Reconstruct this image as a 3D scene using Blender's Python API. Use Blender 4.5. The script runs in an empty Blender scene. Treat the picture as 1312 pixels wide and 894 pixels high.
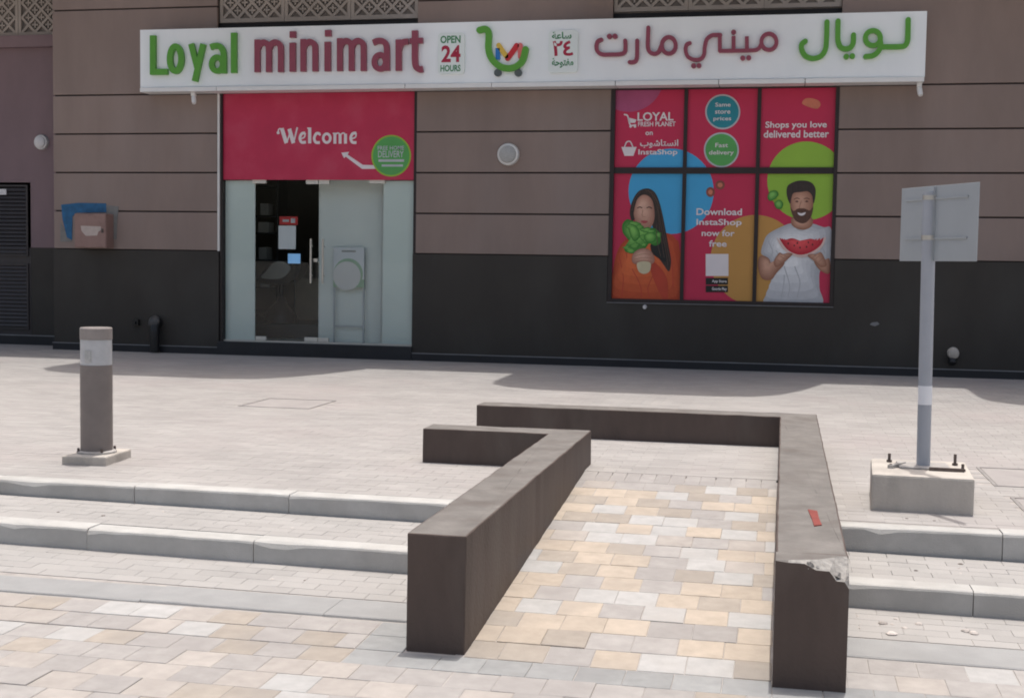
import bpy, bmesh, math, random
from mathutils import Vector, Matrix, noise

# ------------------------------------------------------------------ camera, sky, sun, exposure
scene = bpy.context.scene
col = scene.collection
cd = bpy.data.cameras.new('camera')
cam = bpy.data.objects.new('camera', cd); col.objects.link(cam)
scene.camera = cam
cd.sensor_fit = 'HORIZONTAL'; cd.sensor_width = 36.0; cd.lens = 1655.46 / 1312 * 36.0
cd.clip_start = 0.05; cd.clip_end = 3000.0
right = Vector((0.978481, 0.205782, 0.015151)); up = Vector((-0.028327, 0.061232, 0.997721)); back = Vector((0.204385, -0.97668, 0.065744))
cam.matrix_world = Matrix.Translation((0, -18.0, 1.418)) @ Matrix((right, up, back)).transposed().to_4x4()

SUN_EL, SUN_AZ = math.radians(80), math.radians(9)          # azimuth measured from +Y towards +X
to_sun = Vector((math.sin(SUN_AZ) * math.cos(SUN_EL), math.cos(SUN_AZ) * math.cos(SUN_EL), math.sin(SUN_EL)))
world = bpy.data.worlds.new('World'); scene.world = world; world.use_nodes = True
wn = world.node_tree.nodes; wl = world.node_tree.links
sky = wn.new('ShaderNodeTexSky'); sky.sky_type = 'NISHITA'; sky.sun_disc = False
sky.sun_elevation = SUN_EL; sky.sun_rotation = SUN_AZ; sky.air_density = 1.3; sky.dust_density = 7.0; sky.ozone_density = 1.0
wl.new(sky.outputs[0], wn['Background'].inputs[0]); wn['Background'].inputs[1].default_value = 0.15
sd = bpy.data.lights.new('sun', 'SUN'); sd.energy = 2.8; sd.angle = math.radians(0.5); sd.color = (1.0, 0.965, 0.92)
sun = bpy.data.objects.new('sun', sd); col.objects.link(sun)
sun.rotation_euler = to_sun.to_track_quat('Z', 'Y').to_euler(); sun.location = (0, 0, 40)
vs = scene.view_settings
vs.view_transform = 'Standard'; vs.look = 'None'; vs.gamma = 1.0; vs.use_curve_mapping = False; vs.exposure = 0.05
scene.cycles.filter_width = 1.9
scene.cycles.max_bounces = 10; scene.cycles.diffuse_bounces = 5; scene.cycles.transparent_max_bounces = 16

random.seed(11)
# ------------------------------------------------------------------ materials
def nodes(name):
    m = bpy.data.materials.new(name); m.use_nodes = True
    return m, m.node_tree.nodes, m.node_tree.links, m.node_tree.nodes['Principled BSDF']

def pmat(name, rgb, rough=0.7, var=0.12, scale=3.0, bump=0.0, bscale=60.0, metal=0.0, tint=0.0, stain=None, stain_scale=1.2, stain_amt=0.5, spec=0.4, stretch=None, attr=None, emit=None):
    """Colour with world-space noise, per-object variation (tint), optional stains and fine relief."""
    m, n, l, b = nodes(name)
    geo = n.new('ShaderNodeNewGeometry')
    src = geo.outputs['Position']
    if stretch:
        mp = n.new('ShaderNodeVectorMath'); mp.operation = 'MULTIPLY'; mp.inputs[1].default_value = stretch
        l.new(src, mp.inputs[0]); srcv = mp.outputs[0]
    else: srcv = src
    nz = n.new('ShaderNodeTexNoise'); nz.inputs['Scale'].default_value = scale; nz.inputs['Detail'].default_value = 7; nz.inputs['Roughness'].default_value = 0.62
    l.new(srcv, nz.inputs['Vector'])
    mr = n.new('ShaderNodeMapRange'); mr.inputs[1].default_value = 0.25; mr.inputs[2].default_value = 0.75
    mr.inputs[3].default_value = 1 - var; mr.inputs[4].default_value = 1 + var
    l.new(nz.outputs[0], mr.inputs[0])
    fac = mr.outputs[0]
    if tint:
        oi = n.new('ShaderNodeObjectInfo')
        m2 = n.new('ShaderNodeMapRange'); m2.inputs[3].default_value = 1 - tint; m2.inputs[4].default_value = 1 + tint
        l.new(oi.outputs['Random'], m2.inputs[0])
        mm = n.new('ShaderNodeMath'); mm.operation = 'MULTIPLY'; l.new(fac, mm.inputs[0]); l.new(m2.outputs[0], mm.inputs[1]); fac = mm.outputs[0]
    if attr:
        at = n.new('ShaderNodeAttribute'); at.attribute_name = 'shade'
        m3 = n.new('ShaderNodeMapRange'); m3.inputs[3].default_value = 1 - attr; m3.inputs[4].default_value = 1 + attr
        l.new(at.outputs['Fac'], m3.inputs[0])
        mm = n.new('ShaderNodeMath'); mm.operation = 'MULTIPLY'; l.new(fac, mm.inputs[0]); l.new(m3.outputs[0], mm.inputs[1]); fac = mm.outputs[0]
    vm = n.new('ShaderNodeVectorMath'); vm.operation = 'SCALE'; vm.inputs[0].default_value = rgb
    l.new(fac, vm.inputs['Scale']); colr = vm.outputs[0]
    if stain:
        ns = n.new('ShaderNodeTexNoise'); ns.inputs['Scale'].default_value = stain_scale; ns.inputs['Detail'].default_value = 5
        l.new(srcv, ns.inputs['Vector'])
        cr = n.new('ShaderNodeMapRange'); cr.inputs[1].default_value = 0.5; cr.inputs[2].default_value = 0.72; cr.inputs[3].default_value = 0; cr.inputs[4].default_value = stain_amt
        l.new(ns.outputs[0], cr.inputs[0])
        mx = n.new('ShaderNodeMix'); mx.data_type = 'RGBA'; mx.inputs[7].default_value = (*stain, 1)
        l.new(cr.outputs[0], mx.inputs[0]); l.new(colr, mx.inputs[6]); colr = mx.outputs[2]
    l.new(colr, b.inputs['Base Color'])
    b.inputs['Roughness'].default_value = rough; b.inputs['Metallic'].default_value = metal
    b.inputs['Specular IOR Level'].default_value = spec
    if bump:
        nb = n.new('ShaderNodeTexNoise'); nb.inputs['Scale'].default_value = bscale; nb.inputs['Detail'].default_value = 4
        l.new(src, nb.inputs['Vector'])
        bp = n.new('ShaderNodeBump'); bp.inputs['Strength'].default_value = bump; bp.inputs['Distance'].default_value = 0.01
        l.new(nb.outputs[0], bp.inputs['Height']); l.new(bp.outputs[0], b.inputs['Normal'])
    if emit:
        b.inputs['Emission Color'].default_value = (*emit[0], 1); b.inputs['Emission Strength'].default_value = emit[1]
    return m

def glass_mat(name, tint, refl):
    m, n, l, b = nodes(name)
    n.remove(b)
    tr = n.new('ShaderNodeBsdfTransparent'); tr.inputs[0].default_value = (*tint, 1)
    gl = n.new('ShaderNodeBsdfGlossy'); gl.inputs['Roughness'].default_value = 0.015
    fr = n.new('ShaderNodeFresnel'); fr.inputs[0].default_value = refl
    mx = n.new('ShaderNodeMixShader'); l.new(fr.outputs[0], mx.inputs[0]); l.new(tr.outputs[0], mx.inputs[1]); l.new(gl.outputs[0], mx.inputs[2])
    l.new(mx.outputs[0], n['Material Output'].inputs[0])
    return m

M = {}
M['clad'] = pmat('brown_cladding_paint', (0.262, 0.198, 0.172), 0.62, 0.14, 1.6, 0.10, 35, tint=0.04, stain=(0.31, 0.25, 0.228), stain_scale=0.9, stain_amt=0.5, stretch=(1.0, 1.0, 0.28))
M['recess'] = pmat('plum_render', (0.235, 0.165, 0.176), 0.75, 0.12, 1.3, 0.12, 40, stretch=(1, 1, 0.4))
M['groove'] = pmat('groove_dark', (0.05, 0.04, 0.04), 0.8)
M['dado'] = pmat('charcoal_plinth', (0.0365, 0.0318, 0.0272), 0.55, 0.18, 1.6, 0.06, 50, stain=(0.055, 0.052, 0.047), stain_scale=1.1, stain_amt=0.5, stretch=(1, 1, 0.5))
M['skirt'] = pmat('black_skirting', (0.022, 0.023, 0.027), 0.45, 0.2, 2.5)
M['trim'] = pmat('grey_tile_trim', (0.20, 0.20, 0.205), 0.6, 0.2, 4)
M['frame'] = pmat('dark_window_frame', (0.028, 0.02, 0.02), 0.5, 0.15, 5)
M['lattice'] = pmat('beige_lattice', (0.40, 0.355, 0.32), 0.75, 0.1, 3, 0.08)
M['void'] = pmat('black_void', (0.03, 0.03, 0.034), 0.8)
M['alu'] = pmat('brushed_aluminium', (0.62, 0.62, 0.60), 0.35, 0.06, 12, metal=0.85, spec=0.5)
M['sign'] = pmat('white_sign_sheet', (0.89, 0.925, 0.94), 0.42, 0.04, 1.2, stain=(0.74, 0.75, 0.76), stain_scale=1.0, stain_amt=0.25, stretch=(1, 1, 0.3))
M['rail'] = pmat('white_sign_rail', (0.80, 0.80, 0.79), 0.4, 0.05, 3)
M['lgreen'] = pmat('green_acrylic', (0.115, 0.36, 0.048), 0.35, 0.06, 4)
M['lred'] = pmat('burgundy_acrylic', (0.30, 0.068, 0.105), 0.35, 0.08, 4)
M['lred2'] = pmat('crimson_acrylic', (0.42, 0.022, 0.06), 0.4, 0.05, 4)
M['dgreen'] = pmat('dark_green_print', (0.05, 0.24, 0.10), 0.5)
M['badge'] = pmat('badge_white', (0.80, 0.86, 0.84), 0.4, 0.03)
M['blue_p'] = pmat('blue_print', (0.03, 0.20, 0.55), 0.5); M['yellow_p'] = pmat('yellow_print', (0.72, 0.48, 0.08), 0.5)
M['red_p'] = pmat('red_print', (0.60, 0.03, 0.04), 0.5); M['pink_p'] = pmat('coral_print', (0.75, 0.17, 0.16), 0.5); M['wheel'] = pmat('grey_print', (0.10, 0.12, 0.12), 0.5)
M['vinyl'] = pmat('crimson_vinyl', (0.56, 0.026, 0.085), 0.42, 0.06, 1.4)
M['vinyl2'] = pmat('crimson_transom_vinyl', (0.54, 0.03, 0.085), 0.45, 0.10, 2.2, stain=(0.55, 0.075, 0.13), stain_scale=2.2, stain_amt=0.6)
M['print_white'] = pmat('print_white', (0.80, 0.74, 0.75), 0.5, 0.03)
M['mauve'] = pmat('mauve_print', (0.42, 0.085, 0.20), 0.45); M['sky_p'] = pmat('sky_blue_print', (0.06, 0.39, 0.70), 0.45, 0.04); M['lime'] = pmat('lime_print', (0.30, 0.52, 0.055), 0.45, 0.04)
M['amber'] = pmat('amber_print', (0.56, 0.29, 0.075), 0.45, 0.04); M['teal'] = pmat('teal_print', (0.02, 0.24, 0.30), 0.45); M['green_p'] = pmat('green_print', (0.10, 0.38, 0.10), 0.45)
M['ring_t'] = pmat('pale_ring', (0.50, 0.52, 0.55), 0.5); M['skin'] = pmat('skin_print', (0.62, 0.34, 0.25), 0.5, 0.1, 8); M['skin2'] = pmat('tan_skin_print', (0.50, 0.25, 0.165), 0.5, 0.1, 8)
M['lips'] = pmat('lip_print', (0.42, 0.09, 0.09), 0.5); M['line'] = pmat('brow_print', (0.10, 0.05, 0.04), 0.5); M['hair'] = pmat('dark_hair_print', (0.042, 0.029, 0.025), 0.5, 0.35, 14, stretch=(4, 1, 1)); M['hair_l'] = pmat('brown_strand_print', (0.12, 0.075, 0.055), 0.5); M['tee_d'] = pmat('shirt_fold_print', (0.47, 0.48, 0.50), 0.5); M['skin_d'] = pmat('skin_shade_print', (0.36, 0.17, 0.115), 0.5); M['leaf_l'] = pmat('pale_leaf_print', (0.26, 0.52, 0.14), 0.5, 0.2, 20); M['blush'] = pmat('blush_print', (0.62, 0.28, 0.22), 0.5)
M['orange'] = pmat('orange_knit_print', (0.68, 0.115, 0.035), 0.5, 0.12, 9); M['orange_d'] = pmat('deep_orange_print', (0.50, 0.06, 0.03), 0.5)
M['leaf'] = pmat('lettuce_print', (0.13, 0.40, 0.07), 0.5, 0.35, 16); M['leaf_d'] = pmat('deep_leaf_print', (0.05, 0.24, 0.04), 0.5, 0.3, 14); M['stem'] = pmat('pale_stem_print', (0.62, 0.55, 0.36), 0.5, 0.1, 12)
M['tee'] = pmat('white_tee_print', (0.70, 0.71, 0.72), 0.5, 0.10, 5); M['melon'] = pmat('melon_print', (0.70, 0.045, 0.07), 0.5, 0.1, 16); M['rind'] = pmat('rind_print', (0.74, 0.55, 0.50), 0.5)
M['beard'] = pmat('brown_beard_print', (0.11, 0.05, 0.035), 0.5, 0.3, 20); M['cuff'] = pmat('black_print', (0.015, 0.015, 0.016), 0.5); M['peach'] = pmat('peach_print', (0.62, 0.20, 0.12), 0.5, 0.15, 12); M['fig'] = pmat('fig_print', (0.26, 0.08, 0.06), 0.5, 0.2, 14)
M['glass'] = glass_mat('clear_door_glass', (0.965, 0.985, 0.98), 1.3)
M['board_w'] = pmat('pale_backing_board', (0.78, 0.84, 0.81), 0.6, 0.04, 1.5)
M['board_w2'] = pmat('pale_blind', (0.82, 0.85, 0.82), 0.6, 0.05, 1.5)
M['steel'] = pmat('satin_steel', (0.58, 0.56, 0.52), 0.3, 0.06, 20, metal=0.7)
M['patchfit'] = pmat('satin_patch_fitting', (0.66, 0.64, 0.58), 0.35, 0.06, 20, metal=0.3)
M['shopfloor'] = pmat('shop_floor_tile', (0.62, 0.57, 0.50), 0.4, 0.1, 2)
M['shopwall'] = pmat('shop_wall', (0.42, 0.40, 0.36), 0.7, 0.1, 1)
M['shelf'] = pmat('dark_shelf', (0.06, 0.062, 0.062), 0.5); M['carton'] = pmat('white_carton', (0.62, 0.62, 0.60), 0.6)
M['blackp'] = pmat('black_plastic', (0.015, 0.015, 0.016), 0.4); M['greyc'] = pmat('grey_upholstery', (0.36, 0.36, 0.34), 0.6)
M['screen'] = pmat('lit_blue_screen', (0.1, 0.25, 0.5), 0.4, emit=((0.28, 0.55, 0.95), 0.45))
M['paper'] = pmat('white_paper', (0.78, 0.79, 0.82), 0.7, 0.02); M['redpaper'] = pmat('red_paper', (0.55, 0.04, 0.04), 0.6)
M['stand_g'] = pmat('pale_green_print', (0.40, 0.55, 0.40), 0.6)
M['bluep'] = pmat('blue_wall_paint', (0.02, 0.12, 0.26), 0.55, 0.35, 9); M['greyp'] = pmat('grey_wall_patch', (0.22, 0.215, 0.205), 0.8, 0.2, 8)
M['boxp'] = pmat('rose_box_paint', (0.30, 0.19, 0.165), 0.5, 0.12, 6, stain=(0.2, 0.12, 0.1), stain_scale=5); M['boxs'] = pmat('faded_sticker', (0.50, 0.42, 0.38), 0.6, 0.15, 12)
M['lampw'] = pmat('white_lamp_glass', (0.74, 0.72, 0.72), 0.3, 0.05); M['lampg'] = pmat('grey_grille', (0.42, 0.42, 0.41), 0.5, 0.2, 60); M['lampd'] = pmat('lamp_rim', (0.72, 0.71, 0.69), 0.4)
M['louver'] = pmat('dark_louver_metal', (0.052, 0.046, 0.047), 0.5, 0.15, 4)
M['plaza'] = pmat('dusty_pink_block', (0.352, 0.334, 0.318), 0.85, 0.12, 1.4, 0.15, 90, attr=0.06, stain=(0.372, 0.330, 0.318), stain_scale=0.55, stain_amt=0.6)
M['joint'] = pmat('sand_joint', (0.38, 0.352, 0.33), 0.95, 0.2, 12)
M['tread'] = pmat('dusty_tread_block', (0.36, 0.346, 0.33), 0.85, 0.14, 2.2, 0.2, 90, attr=0.06, stain=(0.33, 0.31, 0.295), stain_scale=2.2, stain_amt=0.45)
M['kerb'] = pmat('kerb_concrete', (0.455, 0.447, 0.425), 0.85, 0.16, 5, 0.25, 120, tint=0.05, stain=(0.40, 0.385, 0.36), stain_scale=3.2, stain_amt=0.6)
M['strip'] = pmat('flush_kerb_concrete', (0.30, 0.30, 0.296), 0.85, 0.10, 5, 0.25, 120, tint=0.04, stain=(0.245, 0.245, 0.24), stain_scale=2.4, stain_amt=0.5)
M['p_white'] = pmat('white_paver', (0.41, 0.402, 0.39), 0.82, 0.14, 11, 0.2, 150, tint=0.05, stain=(0.42, 0.395, 0.37), stain_scale=2.6, stain_amt=0.6)
M['p_cream'] = pmat('cream_paver', (0.435, 0.372, 0.305), 0.84, 0.14, 11, 0.2, 150, tint=0.07, stain=(0.37, 0.325, 0.28), stain_scale=2.2, stain_amt=0.75)
M['p_tan'] = pmat('tan_paver', (0.345, 0.305, 0.262), 0.84, 0.14, 11, 0.2, 150, tint=0.08, stain=(0.30, 0.275, 0.25), stain_scale=2.2, stain_amt=0.75)
M['p_mauve'] = pmat('mauve_grey_paver', (0.348, 0.328, 0.312), 0.84, 0.14, 11, 0.2, 150, tint=0.07, stain=(0.30, 0.28, 0.268), stain_scale=2.2, stain_amt=0.75)
M['p_grey'] = pmat('blue_grey_paver', (0.295, 0.298, 0.294), 0.84, 0.14, 11, 0.2, 150, tint=0.08, stain=(0.25, 0.248, 0.245), stain_scale=2.2, stain_amt=0.75)
M['p_cream2'] = pmat('pale_sand_paver', (0.392, 0.358, 0.328), 0.84, 0.14, 11, 0.2, 150, tint=0.06, stain=(0.35, 0.318, 0.29), stain_scale=2.2, stain_amt=0.75)
M['wallp'] = pmat('brown_wall_paint', (0.088, 0.063, 0.053), 0.6, 0.22, 4, 0.35, 45, stain=(0.125, 0.10, 0.085), stain_scale=3.2, stain_amt=0.75, stretch=(1, 1, 0.35))
M['walltop'] = pmat('worn_dusty_coping', (0.175, 0.162, 0.149), 0.8, 0.25, 7, 0.3, 70, stain=(0.12, 0.103, 0.092), stain_scale=3.4, stain_amt=0.85)
M['chip'] = pmat('broken_concrete', (0.32, 0.305, 0.285), 0.9, 0.35, 30, 0.8, 60)
M['redmark'] = pmat('red_paint_mark', (0.22, 0.045, 0.035), 0.7, 0.2, 20)
M['block'] = pmat('cast_concrete', (0.50, 0.46, 0.41), 0.88, 0.12, 6, 0.35, 60, stain=(0.30, 0.27, 0.24), stain_scale=3.5, stain_amt=0.7, stretch=(1, 1, 0.35))
M['pole'] = pmat('grey_pole_paint', (0.36, 0.38, 0.42), 0.45, 0.06, 6); M['plate'] = pmat('bare_sign_back', (0.385, 0.41, 0.43), 0.5, 0.05, 4, metal=0.15)
M['bolt'] = pmat('rusty_bolt', (0.11, 0.085, 0.075), 0.6, 0.3, 40); M['bplate'] = pmat('scuffed_base_plate', (0.42, 0.40, 0.38), 0.55, 0.25, 14, metal=0.3)
M['bollard'] = pmat('taupe_bollard_paint', (0.20, 0.172, 0.16), 0.5, 0.10, 8, stain=(0.25, 0.22, 0.2), stain_scale=6, stain_amt=.4); M['lens'] = pmat('frosted_lens', (0.47, 0.475, 0.485), 0.4, 0.10, 14)
M['bcap'] = pmat('faded_cap', (0.27, 0.24, 0.225), 0.5, 0.12, 10)
M['cover'] = pmat('cover_infill', (0.342, 0.318, 0.305), 0.85, 0.12, 4, 0.2); M['coverf'] = pmat('cover_frame', (0.27, 0.255, 0.245), 0.7, 0.2, 8)
M['asphalt'] = pmat('far_ground', (0.30, 0.285, 0.265), 0.9, 0.15, 0.8, 0.2, 30)
M['stone'] = pmat('rubble', (0.46, 0.42, 0.39), 0.9, 0.25, 20, 0.5, 60, tint=0.2); M['litter'] = pmat('dark_litter', (0.12, 0.10, 0.085), 0.9, 0.3, 20, tint=0.3)
M['latback'] = pmat('screen_backing', (0.22, 0.195, 0.18), 0.8)
M['dirt'] = pmat('sandy_dirt', (0.27, 0.245, 0.22), 0.95, 0.25, 9, 0.5, 70)
M['platform'] = pmat('dark_platform', (0.05, 0.05, 0.05), 0.5); M['counter'] = pmat('beige_counter', (0.50, 0.45, 0.36), 0.5)
M['darkcap'] = pmat('dark_cap', (0.075, 0.072, 0.07), 0.5)
M['upper'] = pmat('upper_wall_render', (0.30, 0.25, 0.225), 0.75, 0.1, 1)

def ramp_mats(key, dark, light, n=6):
    for i in range(n):
        t = i / (n - 1); M['%s%d' % (key, i)] = pmat('%s_tone_%d' % (key, i), tuple(a + (b - a) * t for a, b in zip(dark, light)), 0.5, 0.08, 14)
ramp_mats('fleshw', (0.40, 0.19, 0.135), (0.70, 0.42, 0.31)); ramp_mats('fleshm', (0.33, 0.15, 0.095), (0.62, 0.35, 0.245)); ramp_mats('knit', (0.46, 0.06, 0.02), (0.74, 0.16, 0.05)); ramp_mats('cotton', (0.46, 0.47, 0.50), (0.82, 0.83, 0.84)); ramp_mats('salad', (0.035, 0.20, 0.025), (0.22, 0.52, 0.11)); ramp_mats('melonp', (0.50, 0.02, 0.04), (0.80, 0.09, 0.10)); ramp_mats('hairp', (0.022, 0.016, 0.015), (0.085, 0.055, 0.042))
# ------------------------------------------------------------------ mesh helpers
class MB:
    def __init__(s): s.v = []; s.f = []; s.m = []; s.sh = []
    def add(s, verts, faces, mi=0, shade=0.5):
        o = len(s.v); s.v += [tuple(p) for p in verts]
        for f in faces: s.f.append([o + i for i in f]); s.m.append(mi); s.sh.append(shade)
        return s
    def box(s, x0, x1, y0, y1, z0, z1, mi=0, top=None):
        v = [(x0, y0, z0), (x1, y0, z0), (x1, y1, z0), (x0, y1, z0), (x0, y0, z1), (x1, y0, z1), (x1, y1, z1), (x0, y1, z1)]
        s.add(v, [(0, 3, 2, 1), (0, 1, 5, 4), (1, 2, 6, 5), (2, 3, 7, 6), (3, 0, 4, 7)], mi)
        s.add(v, [(4, 5, 6, 7)], mi if top is None else top)
        return s
    def prism(s, poly, y0, y1, mi=0):
        """polygon in x,z extruded from y0 (front) to y1"""
        a = sum(poly[i][0] * poly[(i + 1) % len(poly)][1] - poly[(i + 1) % len(poly)][0] * poly[i][1] for i in range(len(poly)))
        if a < 0: poly = poly[::-1]
        n = len(poly)
        v = [(x, y0, z) for x, z in poly] + [(x, y1, z) for x, z in poly]
        s.add(v, [list(range(n)), list(range(2 * n - 1, n - 1, -1))] + [(i, n + i, n + (i + 1) % n, (i + 1) % n) for i in range(n)], mi)
        return s
    def slab(s, poly, z0, z1, mi=0, top=None):
        """polygon in x,y extruded from z0 up to z1"""
        a = sum(poly[i][0] * poly[(i + 1) % len(poly)][1] - poly[(i + 1) % len(poly)][0] * poly[i][1] for i in range(len(poly)))
        if a < 0: poly = poly[::-1]
        n = len(poly)
        v = [(x, y, z0) for x, y in poly] + [(x, y, z1) for x, y in poly]
        s.add(v, [list(range(n - 1, -1, -1))] + [(i, (i + 1) % n, n + (i + 1) % n, n + i) for i in range(n)], mi)
        s.add(v, [list(range(n, 2 * n))], mi if top is None else top)
        return s
    def rings(s, rings, mi=0, caps=True, closed=True):
        n = len(rings[0]); o = len(s.v); s.v += [tuple(p) for r in rings for p in r]
        for i in range(len(rings) - 1):
            for k in range(n if closed else n - 1):
                a = o + i * n + k; b = o + i * n + (k + 1) % n
                s.f.append([a, b, b + n, a + n]); s.m.append(mi); s.sh.append(.5)
        if caps:
            s.f.append([o + k for k in range(n)][::-1]); s.m.append(mi); s.sh.append(.5)
            s.f.append([o + (len(rings) - 1) * n + k for k in range(n)]); s.m.append(mi); s.sh.append(.5)
        return s
    def cyl(s, c, axis, r0, r1, h, n=20, mi=0):
        ax = Vector(axis).normalized(); u = ax.orthogonal().normalized(); w = ax.cross(u); c = Vector(c)
        R = lambda r, t: [c + ax * t + (u * math.cos(2 * math.pi * k / n) + w * math.sin(2 * math.pi * k / n)) * r for k in range(n)]
        return s.rings([R(r0, 0), R(r1, h)], mi)
    def lathe(s, c, axis, prof, n=24, mi=0):
        ax = Vector(axis).normalized(); u = ax.orthogonal().normalized(); w = ax.cross(u); c = Vector(c)
        return s.rings([[c + ax * t + (u * math.cos(2 * math.pi * k / n) + w * math.sin(2 * math.pi * k / n)) * max(r, 1e-4) for k in range(n)] for r, t in prof], mi)
    def bar(s, a, b, w, d, mi=0):
        """flat bar between two (x,z) points in the facade plane, from y=d[0] to d[1]"""
        a = Vector(a); b = Vector(b); t = (b - a).normalized(); nrm = Vector((-t.y, t.x)) * w / 2
        return s.prism([tuple(a - nrm), tuple(b - nrm), tuple(b + nrm), tuple(a + nrm)], d[0], d[1], mi)
    def build(s, name, mats, parent=None, smooth=False, bevel=0.0, rough=0.0):
        me = bpy.data.meshes.new(name); me.from_pydata(s.v, [], s.f)
        for m in (mats if isinstance(mats, (list, tuple)) else [mats]): me.materials.append(M[m])
        me.polygons.foreach_set('material_index', s.m)
        if smooth: me.polygons.foreach_set('use_smooth', [True] * len(s.f))
        if len(set(s.sh)) > 1:
            at = me.attributes.new('shade', 'FLOAT', 'FACE'); at.data.foreach_set('value', s.sh)
        me.update()
        if smooth: me.set_sharp_from_angle(angle=math.radians(35))
        o = bpy.data.objects.new(name, me); col.objects.link(o)
        if bevel:
            bm = bmesh.new(); bm.from_mesh(me)
            bmesh.ops.remove_doubles(bm, verts=bm.verts, dist=1e-5)
            es = [e for e in bm.edges if len(e.link_faces) == 2 and e.calc_face_angle(0) > 0.5]
            bmesh.ops.bevel(bm, geom=es, offset=bevel, segments=2, profile=0.6, affect='EDGES', clamp_overlap=True)
            bm.to_mesh(me); bm.free(); me.update()
        if rough:
            bm = bmesh.new(); bm.from_mesh(me)
            bmesh.ops.triangulate(bm, faces=[f for f in bm.faces if len(f.verts) > 4], ngon_method='EAR_CLIP')
            g = {}
            for e in bm.edges:
                k = int(e.calc_length() / 0.11)
                if k > 0: g.setdefault(k, []).append(e)
            for k, es in g.items(): bmesh.ops.subdivide_edges(bm, edges=es, cuts=k)
            for v in bm.verts:
                v.co += noise.noise_vector(v.co * 6.0) * rough + noise.noise_vector(v.co * 23.0) * rough * .7
            bm.to_mesh(me); bm.free(); me.update()
        if parent is not None:
            o.parent = parent
            o.matrix_parent_inverse = parent.matrix_world.inverted() if parent.type != 'EMPTY' else Matrix.Translation(-Vector(parent.location))
        return o

def thing(name, label, cat, loc=(0, 0, 0), group=None):
    o = bpy.data.objects.new(name, None); col.objects.link(o); o.location = loc; o.empty_display_size = 0.2
    o['label'] = label; o['category'] = cat
    if group: o['group'] = group
    return o
def tag(o, label, cat, group=None):
    o['label'] = label; o['category'] = cat
    if group: o['group'] = group
    return o
def struct(o): o['kind'] = 'structure'; return o
def stuff(o): o['kind'] = 'stuff'; return o
def root(name, loc=(0, 0, 0)):
    o = bpy.data.objects.new(name, None); col.objects.link(o); o.location = loc; o['kind'] = 'structure'; return o

def catmull(pts, closed=False, k=6):
    P = [Vector(p) for p in pts]; n = len(P); out = []
    for i in range(n if closed else n - 1):
        p0 = P[(i - 1) % n] if closed or i > 0 else P[0] * 2 - P[1]
        p1 = P[i]; p2 = P[(i + 1) % n]
        p3 = P[(i + 2) % n] if closed or i + 2 < n else P[-1] * 2 - P[-2]
        for j in range(k):
            t = j / k
            out.append(0.5 * ((2 * p1) + (p2 - p0) * t + (2 * p0 - 5 * p1 + 4 * p2 - p3) * t * t + (3 * p1 - p0 - 3 * p2 + p3) * t ** 3))
    if not closed: out.append(P[-1])
    return out

def stroke(mb, kind, w, pts, y0, y1, mi=0):
    """one pen stroke in the x,z plane as a solid ribbon"""
    if kind == 'd':
        c = pts[0]; mb.prism([(c[0] + w / 2 * math.cos(a * math.pi / 10), c[1] + w / 2 * math.sin(a * math.pi / 10)) for a in range(20)], y0, y1, mi); return
    closed = kind == 'c'
    P = [Vector(p) for p in pts] if kind == 'f' else catmull(pts, closed)
    n = len(P); L = []; R = []
    for i in range(n):
        a = P[i - 1] if (closed or i > 0) else P[i]; b = P[(i + 1) % n] if (closed or i < n - 1) else P[i]
        t = (b - a).normalized(); nn = Vector((-t.y, t.x)) * w / 2
        L.append(P[i] + nn); R.append(P[i] - nn)
    o = len(mb.v)
    for i in range(n):
        mb.v += [(L[i].x, y0, L[i].y), (R[i].x, y0, R[i].y), (L[i].x, y1, L[i].y), (R[i].x, y1, R[i].y)]
    def F(*f): mb.f.append(list(f)); mb.m.append(mi); mb.sh.append(.5)
    for i in range(n if closed else n - 1):
        a = o + 4 * i; b = o + 4 * ((i + 1) % n)
        F(a, a + 1, b + 1, b); F(a + 2, b + 2, b + 3, a + 3); F(a, b, b + 2, a + 2); F(a + 1, a + 3, b + 3, b + 1)
    if not closed:
        if kind == 'r':
            for i, sgn in ((0, -1), (n - 1, 1)):
                t = (P[1] - P[0]).normalized() if i == 0 else (P[-1] - P[-2]).normalized()
                nn = Vector((-t.y, t.x)); arc = []
                for k in range(9):
                    an = math.pi * k / 8
                    arc.append(P[i] + (nn * math.cos(an) + t * sgn * math.sin(an)) * w / 2)
                mb.prism([(p.x, p.y) for p in arc], y0, y1, mi)
        else:
            a = o; b = o + 4 * (n - 1); F(a, a + 2, a + 3, a + 1); F(b, b + 1, b + 3, b + 2)

def glyph(name, strokes, y0, y1, mat, parent):
    mb = MB()
    for k, (kind, w, pts) in enumerate(strokes): stroke(mb, kind, w, pts, y0 - 0.0012 * k, y1)
    return mb.build(name, mat, parent)

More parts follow.
